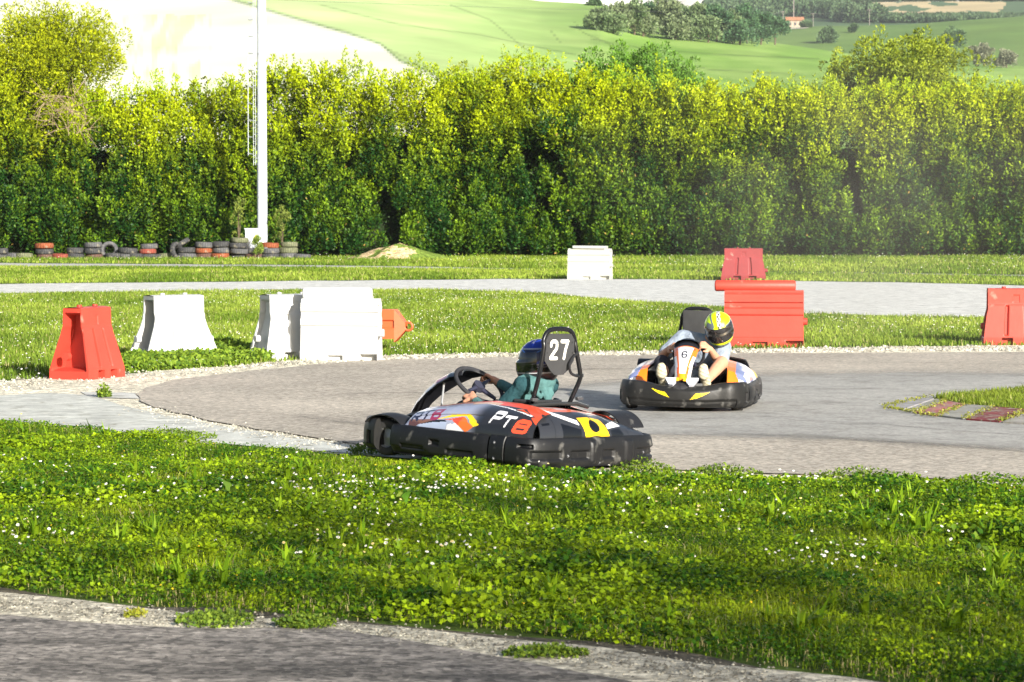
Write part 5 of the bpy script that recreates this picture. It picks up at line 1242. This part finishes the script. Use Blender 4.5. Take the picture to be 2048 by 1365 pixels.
def hand(w_, d, up, side, s=1.0, curl=1.0):
    """palm + four curled fingers + thumb. w_ wrist, d direction of palm, up back-of-hand normal, side thumb side (+1/-1)"""
    w_, d, up = Vector(w_), Vector(d).normalized(), Vector(up); up = (up - d * up.dot(d)).normalized(); sd = d.cross(up) * side
    caps = [(w_, .024 * s, w_ + d * .03 * s, .024 * s)]
    kn = []
    for i, off in enumerate((.030, .010, -.010, -.029)):
        k = w_ + d * (.082 - .004 * abs(i - 1)) * s + sd * off * s; kn.append(k); caps.append((w_ + d * .025 * s + sd * off * .6 * s, .014 * s, k, .0115 * s))
    for i, k in enumerate(kn):
        Ln = (.036, .041, .038, .030)[i] * s
        a1 = k + (d * .75 - up * .65 * curl).normalized() * Ln; a2 = a1 + (-d * .25 - up * .97).normalized() * Ln * .75; a3 = a2 + (-d * .95 - up * .2).normalized() * Ln * .55
        caps += [(k, .0105 * s, a1, .0092 * s), (a1, .0092 * s, a2, .0085 * s), (a2, .0085 * s, a3, .0075 * s)]
    t0 = w_ + d * .028 * s + sd * .024 * s; t1 = t0 + (sd * .8 + d * .5 - up * .3).normalized() * .034 * s; t2 = t1 + (d * .8 - up * .55 - sd * .1).normalized() * .032 * s
    caps += [(t0, .0135 * s, t1, .011 * s), (t1, .011 * s, t2, .0088 * s)]
    return caps
def helmet(parent, c, yaw, pitch, roll, s, colf, visor_col, name_face=False):
    """full-face helmet: shell with eye port, visor, chin bar; x forward"""
    hm = bpy.data.objects.new("helmet", None); C.objects.link(hm); hm.parent = parent
    hm.location = c; hm.rotation_euler = Euler((roll, pitch, yaw), 'XYZ'); hm.scale = (s, s, s)
    def rad(th, ph):      # th azimuth from front, ph elevation
        x, y, z = cos(th) * cos(ph), sin(th) * cos(ph), sin(ph)
        rx = .142 if x > 0 else .135; ry = .122; rz = .132
        px, py, pz = rx * x, ry * y, rz * z
        if z < 0:
            f_ = -z; pz = -.132 * min(1, f_ * 1.25) ** .9 if f_ > 0 else pz
            sc = 1.0 if f_ < .5 else 1.0
            k = 1 + .30 * f_ ** 1.5; px *= k * (1.10 if x > 0 else .95); py *= 1 + .10 * f_
        return px, py, pz
    b = MB()
    def f(u, v):
        th = 2 * pi * (u - .5); ph = lerp(-1.05, pi / 2 - .001, v); return rad(th, ph)
    port = lambda u, v: abs(u - .5) < .235 and -.42 < lerp(-1.05, pi / 2, v) < .34
    b.grid(f, 160, 100, lambda u, v: colf(2 * pi * (u - .5), lerp(-1.05, pi / 2, v)), cu=True, skip=port)
    b.build("shell", M_helm, hm, 60)
    b = MB()
    b.grid(lambda u, v: tuple(1.012 * k for k in rad(lerp(-1.52, 1.52, u), lerp(-.44, .40, v))), 50, 16, visor_col); b.build("visor", M_visor, hm, 60)
    b = MB(); b.tube([rad(2 * pi * k / 40, -1.04) for k in range(40)], .011, (.02, .02, .02), 8, closed=True)
    b.build("neck_roll", M_tyre, hm, 60)
    return hm

def driver_near(loc, rz):
    root = empty("person", loc, rz, "driver seen from behind in a teal hoodie and dark blue helmet, steering the nearer kart", "person")
    root.scale = (.93, 1, 1); skin = (.50, .25, .16); TEAL = (.075, .165, .165); JEAN = (.03, .035, .05)
    head = (-.33, -.02, .715); Ms = Matrix.Translation(Vector((.24, 0, .50))) @ Matrix.Rotation(radians(-36), 4, 'Y') @ Matrix.Rotation(.35, 4, 'Z')
    hl = Ms @ Vector((-.03, .192, 0)); hr = Ms @ Vector((.03, -.192, 0))
    shl, shr = Vector((-.33, .145, .545)), Vector((-.31, -.160, .54)); 
    ell = Vector((-.14, .25, .31)); elr = Vector((-.07, -.26, .39)); wl = hl + (ell - hl).normalized() * .075; wr = hr + (elr - hr).normalized() * .075
    def arm(sh, el, wr_, k=1.0): return [(sh, .052 * k, el, .042 * k), (el, .042 * k, wr_, .027 * k)]
    legs = []
    for sg in (1, -1):
        hip, kn, an, toe = Vector((-.14, .09 * sg, .17)), Vector((.22, .17 * sg, .34)), Vector((.56, .15 * sg, .14)), Vector((.66, .15 * sg, .19))
        legs += [(hip, .078, kn, .055), (kn, .052, an, .036), (an, .034, toe, .030)]
    torso = [((-.16, 0, .17), .12, (-.22, 0, .30), .115, (.85, 1.2, 1)), ((-.22, 0, .30), .115, (-.27, 0, .46), .12, (.8, 1.25, 1)), (shl, .055, shr, .055), ((-.28, 0, .52), .06, (-.30, -.01, .62), .052), ((-.30, -.015, .62), .055, head, .085)]
    body = torso + arm(shl, ell, wl) + arm(shr, elr, wr) + legs + hand(wl, hl - wl + Vector((.01, 0, .0)), Vector((-.4, .55, .7)), -1, 1.12) + hand(wr, hr - wr, Vector((-.4, -.55, .7)), 1, 1.05)
    blob("body", body, M_skin, skin, root, .006, 2)
    def hc(co):
        if abs(co.y) > .125 and co.z < .60 and co.x < -.20 and co.z > .40: return (.02, .06, .07)
        return TEAL
    g_ = 1.20; hood = [((-.16, 0, .20), .135, (-.22, 0, .32), .13, (.85, 1.2, 1)), ((-.22, 0, .32), .13, (-.275, 0, .47), .13, (.8, 1.25, 1)), (shl, .068, shr, .068)]
    hood += [(shl, .060, ell, .048), (ell, .048, wl.lerp(ell, .12), .034)] + [(shr, .068, elr, .056), (elr, .056, wr.lerp(elr, .12), .036)]
    # hood lying behind the neck, with folds
    for k in range(9):
        a0, a1 = pi * (.06 + .88 * k / 9), pi * (.06 + .88 * (k + 1) / 9)
        hood.append(((-.31 - .10 * sin(a0), -.01 + .125 * cos(a0), .595 - .035 * sin(a0)), .036, (-.31 - .10 * sin(a1), -.01 + .125 * cos(a1), .595 - .035 * sin(a1)), .036))
    hood += [((-.38, .09, .57), .030, (-.425, -.05, .49), .026), ((-.37, -.11, .58), .028, (-.43, -.03, .46), .022), ((-.40, .03, .565), .030, (-.435, -.01, .45), .026), ((-.36, .13, .56), .024, (-.42, .05, .47), .018), ((-.40, -.06, .56), .028, (-.435, -.02, .44), .02)]
    blob("hoodie", hood, M_cloth, TEAL, root, .007, 2, hc)
    tr_ = []
    for sg in (1, -1):
        hip, kn, an = Vector((-.14, .09 * sg, .17)), Vector((.22, .17 * sg, .34)), Vector((.54, .15 * sg, .15)); tr_ += [(hip, .088, kn, .066), (kn, .063, an, .048)]
    tr_.append(((-.14, .09, .17), .09, (-.14, -.09, .17), .09)); blob("trousers", tr_, M_cloth, JEAN, root, .008, 2)
    for sg in (1, -1): blob("shoe", [((.54, .15 * sg, .11), .042, (.66, .15 * sg, .21), .036), ((.53, .15 * sg, .12), .044, (.55, .15 * sg, .13), .044)], M_shoe, (.2, .2, .2), root, .008, 2)
    def hcol(th, ph):
        b_ = abs(th) / pi               # 0 front .. 1 back
        if ph > .95: return (.02, .05, .38) if (int((th + 9) * 5) % 5) else (.5, .5, .7)
        if ph > .62: return (.015, .045, .36)
        if .56 < ph <= .62: return (.30, .34, .42)
        if -.10 < ph < -.02 + .05 * cos(th * 3): return (.02, .04, .30)
        if -.16 < ph < -.10: return (.35, .38, .45)
        if -.50 < ph < -.46 or -.24 < ph < -.21: return (.42, .43, .46)
        if ph < -.24: return (.015, .015, .018)
        # oval logo on the side
        for c0 in (1.95, -1.95, 2.9):
            d_ = ((th - c0) / .27) ** 2 + ((ph - .14) / .12) ** 2
            if d_ < 1:
                if d_ > .72: return (.45, .5, .62)
                q = (th - c0) / .27
                return (.62, .66, .75) if (abs(ph - .14) < .05 and int((q + 1) * 5.5) % 2 == 0) or (abs(ph - .10) < .012 and abs(q) < .6) else (.03, .06, .2)
        if abs(ph - .42 - .12 * sin(th * 4)) < .03: return (.04, .12, .40)
        return (.010, .018, .06)
    helmet(root, head, radians(38), radians(4), 0, 1.08, hcol, (.012, .012, .015))
    return root

def driver_far(loc, rz):
    root = empty("person", loc, rz, "driver leaning aside in a yellow helmet, grey T-shirt and dark shorts, steering the oncoming kart", "person")
    root.scale = (.88, 1, 1); skin = (.52, .27, .17); SH = (.24, .28, .34); SHD = (.10, .11, .13)
    # kart frame: +y is the driver's left, which is the right side of the photo
    Ms = Matrix.Translation(Vector((.24, 0, .50))) @ Matrix.Rotation(radians(-56), 4, 'Y') @ Matrix.Rotation(-.45, 4, 'Z')
    head = Vector((.02, .22, .705)); hl = Vector((.32, .145, .555)); hr = Vector((.26, -.168, .535))
    shl, shr = Vector((-.08, .25, .53)), Vector((-.16, -.11, .59)); ell = Vector((.06, .24, .38)); elr = Vector((.0, -.27, .44))
    wl = hl + (ell - hl).normalized() * .075; wr = hr + (elr - hr).normalized() * .075
    arm = lambda sh, el, w_: [(sh, .055, el, .044), (el, .044, w_, .029)]
    torso = [((-.22, .0, .17), .13, (-.24, .03, .30), .12, (.85, 1.2, 1)), ((-.24, .03, .30), .12, (-.18, .12, .46), .13, (.85, 1.25, 1)), (shl, .06, shr, .06), ((-.13, .10, .54), .06, (-.06, .16, .62), .055), ((-.06, .16, .62), .06, head, .09)]
    legs = []; L3 = []
    J = {1: (Vector((-.16, .11, .17)), Vector((.26, .27, .40)), Vector((.62, .165, .25)), Vector((.70, .15, .31))), -1: (Vector((-.16, -.09, .17)), Vector((.26, -.25, .38)), Vector((.62, -.205, .25)), Vector((.70, -.215, .31)))}
    for sg in (1, -1):
        hip, kn, an, toe = J[sg]; legs += [(hip, .085, kn, .062), (kn, .058, kn.lerp(an, .35), .056), (kn.lerp(an, .35), .056, an, .036), (an, .036, toe, .030)]
    body = torso + arm(shl, ell, wl) + arm(shr, elr, wr) + legs + hand(wl, hl - wl + Vector((.0, -.02, .0)), Vector((.5, .5, .6)), -1, 1.05) + hand(wr, hr - wr, Vector((.4, -.5, .6)), 1, 1.05)
    # face inside the helmet
    body += [(head + Vector((.05, 0, -.02)), .075, head + Vector((.04, 0, -.06)), .065), (head + Vector((.10, 0, .0)), .010, head + Vector((.112, 0, -.045)), .014)]
    blob("body", body, M_skin, skin, root, .0065, 2)
    tee = [((-.22, .0, .20), .145, (-.24, .03, .32), .14, (.88, 1.22, 1)), ((-.24, .03, .32), .14, (-.19, .12, .46), .145, (.88, 1.25, 1)), (shl, .078, shr, .078), (shl, .080, shl.lerp(ell, .95), .074), (shr, .080, shr.lerp(elr, .85), .070), ((-.13, .10, .54), .085, (-.10, .13, .57), .07)]
    blob("t_shirt", tee, M_cloth, SH, root, .008, 2, lambda co: SH)
    sh_ = [((-.16, .11, .17), .098, (-.16, -.09, .17), .098)]
    for sg in (1, -1):
        hip, kn, an, toe = J[sg]; sh_.append((hip, .098, hip.lerp(kn, .68 if sg > 0 else 1.02), .080 if sg > 0 else .075))
    sh_.append((J[-1][1], .074, J[-1][1].lerp(J[-1][2], .30), .068))
    blob("shorts", sh_, M_cloth, (.04, .04, .05), root, .008, 2)
    for sg in (1, -1):
        hip, kn, an, toe = J[sg]; up_ = Vector((.06, 0, .10)).normalized()
        blob("shoe", [(an + Vector((-.01, 0, -.015)), .046, toe + up_ * .05, .040, (1, 1, 1)), (toe, .050, toe + up_ * .04, .046), (toe + Vector((.02, 0, -.0)), .046, toe + Vector((.02, 0, .06)), .040)], M_shoe, (.62, .55, .38), root, .007, 2,
             lambda co: (.58, .52, .38) if sin(co.z * 200 + co.y * 90) > -.6 else (.36, .31, .2))
    def hcol(th, ph):
        # chequered band over the crown, slightly to the driver's left
        x, y, z = cos(th) * cos(ph), sin(th) * cos(ph), sin(ph)
        if abs(y - .16) < .15 and z > .30:
            i = int(math.floor((y + 1) / .095)); j = int(math.floor(atan2(z, x) / .19)); 
            if abs(y - .16) > .125: return (.75, .85, .05)
            return (.80, .80, .80) if (i + j) % 2 == 0 else (.02, .02, .025)
        if -.52 < ph < -.42 and abs(th) < 1.6: return (.80, .88, .02)
        if ph < -.62 and abs(th) < .7: return (.10, .10, .11)
        if y < -.2 and .40 < ph < .75 and .1 < abs(th) / pi < .35 : return (.12, .14, .16)
        if y < 0 and abs(y + .30 + .3 * (z - .6)) < .07 and z > .5: return (.14, .16, .18)
        if y > .55 and .15 < z < .45: return (.14, .16, .18)
        if abs(th) > 1.5 and ph < .35 and abs(th) < 2.3 and ph > .0: return (.14, .16, .18)
        return (.56, .80, .008)
    hm = helmet(root, head, radians(6), radians(28), radians(13), 1.04, hcol, (.02, .018, .018))
    return root

K27 = (-.085, 20.55, 0.0); R27 = radians(90 + 48)
K6 = (1.575, 26.35, 0.0); R6 = radians(-90 - 9.0)
build_kart("racing_kart", "kart with number 27 on its hoop, seen from behind, nearest the camera", (K27[0], K27[1], .012), R27, 27, 27)
build_kart("racing_kart", "kart with number 6 on its white and orange nose panel, coming towards the camera", (K6[0], K6[1], .012), R6, 0, 6)
driver_near((K27[0], K27[1], .012), R27)
driver_far((K6[0] + .02, K6[1], .012), R6)
for o in list(C.objects):          # the bend is banked: karts lean a little to the right
    if o.parent is None and (o.name.startswith("racing_kart") or o.name.startswith("person")):
        near_ = abs(o.location.x - K27[0]) < .01
        o.rotation_euler = (Matrix.Rotation(radians(2.6 if near_ else 1.0), 3, 'Y') @ Matrix.Rotation(R27 if near_ else R6, 3, 'Z')).to_euler(); o.location.z += .012 if near_ else .006

# ------------------------------------------------------------------ tyre dust hanging over the right part of the bend, and the air
def volume_mat(name, col, dens, cloudlike):
    m = bpy.data.materials.new(name); m.use_nodes = True; N = m.node_tree.nodes; L = m.node_tree.links; N.remove(N["Principled BSDF"])
    v = N.new("ShaderNodeVolumePrincipled"); v.inputs["Color"].default_value = (*col, 1); v.inputs["Density"].default_value = dens; v.inputs["Anisotropy"].default_value = .2
    if cloudlike:
        tc = N.new("ShaderNodeTexCoord"); gr = N.new("ShaderNodeTexGradient"); gr.gradient_type = 'SPHERICAL'; L.new(tc.outputs["Object"], gr.inputs[0])
        no = N.new("ShaderNodeTexNoise"); no.inputs["Scale"].default_value = 2.2; no.inputs["Detail"].default_value = 3; L.new(tc.outputs["Object"], no.inputs["Vector"])
        mr = N.new("ShaderNodeMapRange"); mr.inputs[1].default_value = .38; mr.inputs[2].default_value = .66; L.new(no.outputs[0], mr.inputs[0])
        a = N.new("ShaderNodeMath"); a.operation = 'MULTIPLY'; L.new(gr.outputs["Fac"], a.inputs[0]); L.new(mr.outputs[0], a.inputs[1])
        b = N.new("ShaderNodeMath"); b.operation = 'MULTIPLY'; L.new(a.outputs[0], b.inputs[0]); b.inputs[1].default_value = dens; L.new(b.outputs[0], v.inputs["Density"])
    L.new(v.outputs[0], N["Material Output"].inputs["Volume"]); return m
def dust(name, loc, sc, dens, label):
    bm = bmesh.new(); bmesh.ops.create_icosphere(bm, subdivisions=3, radius=1.0); me = bpy.data.meshes.new(name); bm.to_mesh(me); bm.free()
    me.materials.append(volume_mat(name, (.93, .86, .76), dens, True)); o = bpy.data.objects.new(name, me); C.objects.link(o); o.location = loc; o.scale = sc
    return tag(o, label, "dust", kind='stuff')
dust("dust_cloud", (7.0, 52, 2.2), (6.5, 22, 4.0), .017, "thin dust hanging over the right part of the bend")
dust("dust_cloud", (2.9, 27.6, .5), (2.3, 2.2, 1.3), .05, "dust kicked up round the oncoming kart")
hz = MB(); hz.box((0, 1300, 74), (3300, 2650, 154), (1, 1, 1)); ho = hz.build("haze", volume_mat("haze", (.88, .93, 1.0), .00011, False), smooth_angle=0); tag(ho, kind='stuff')
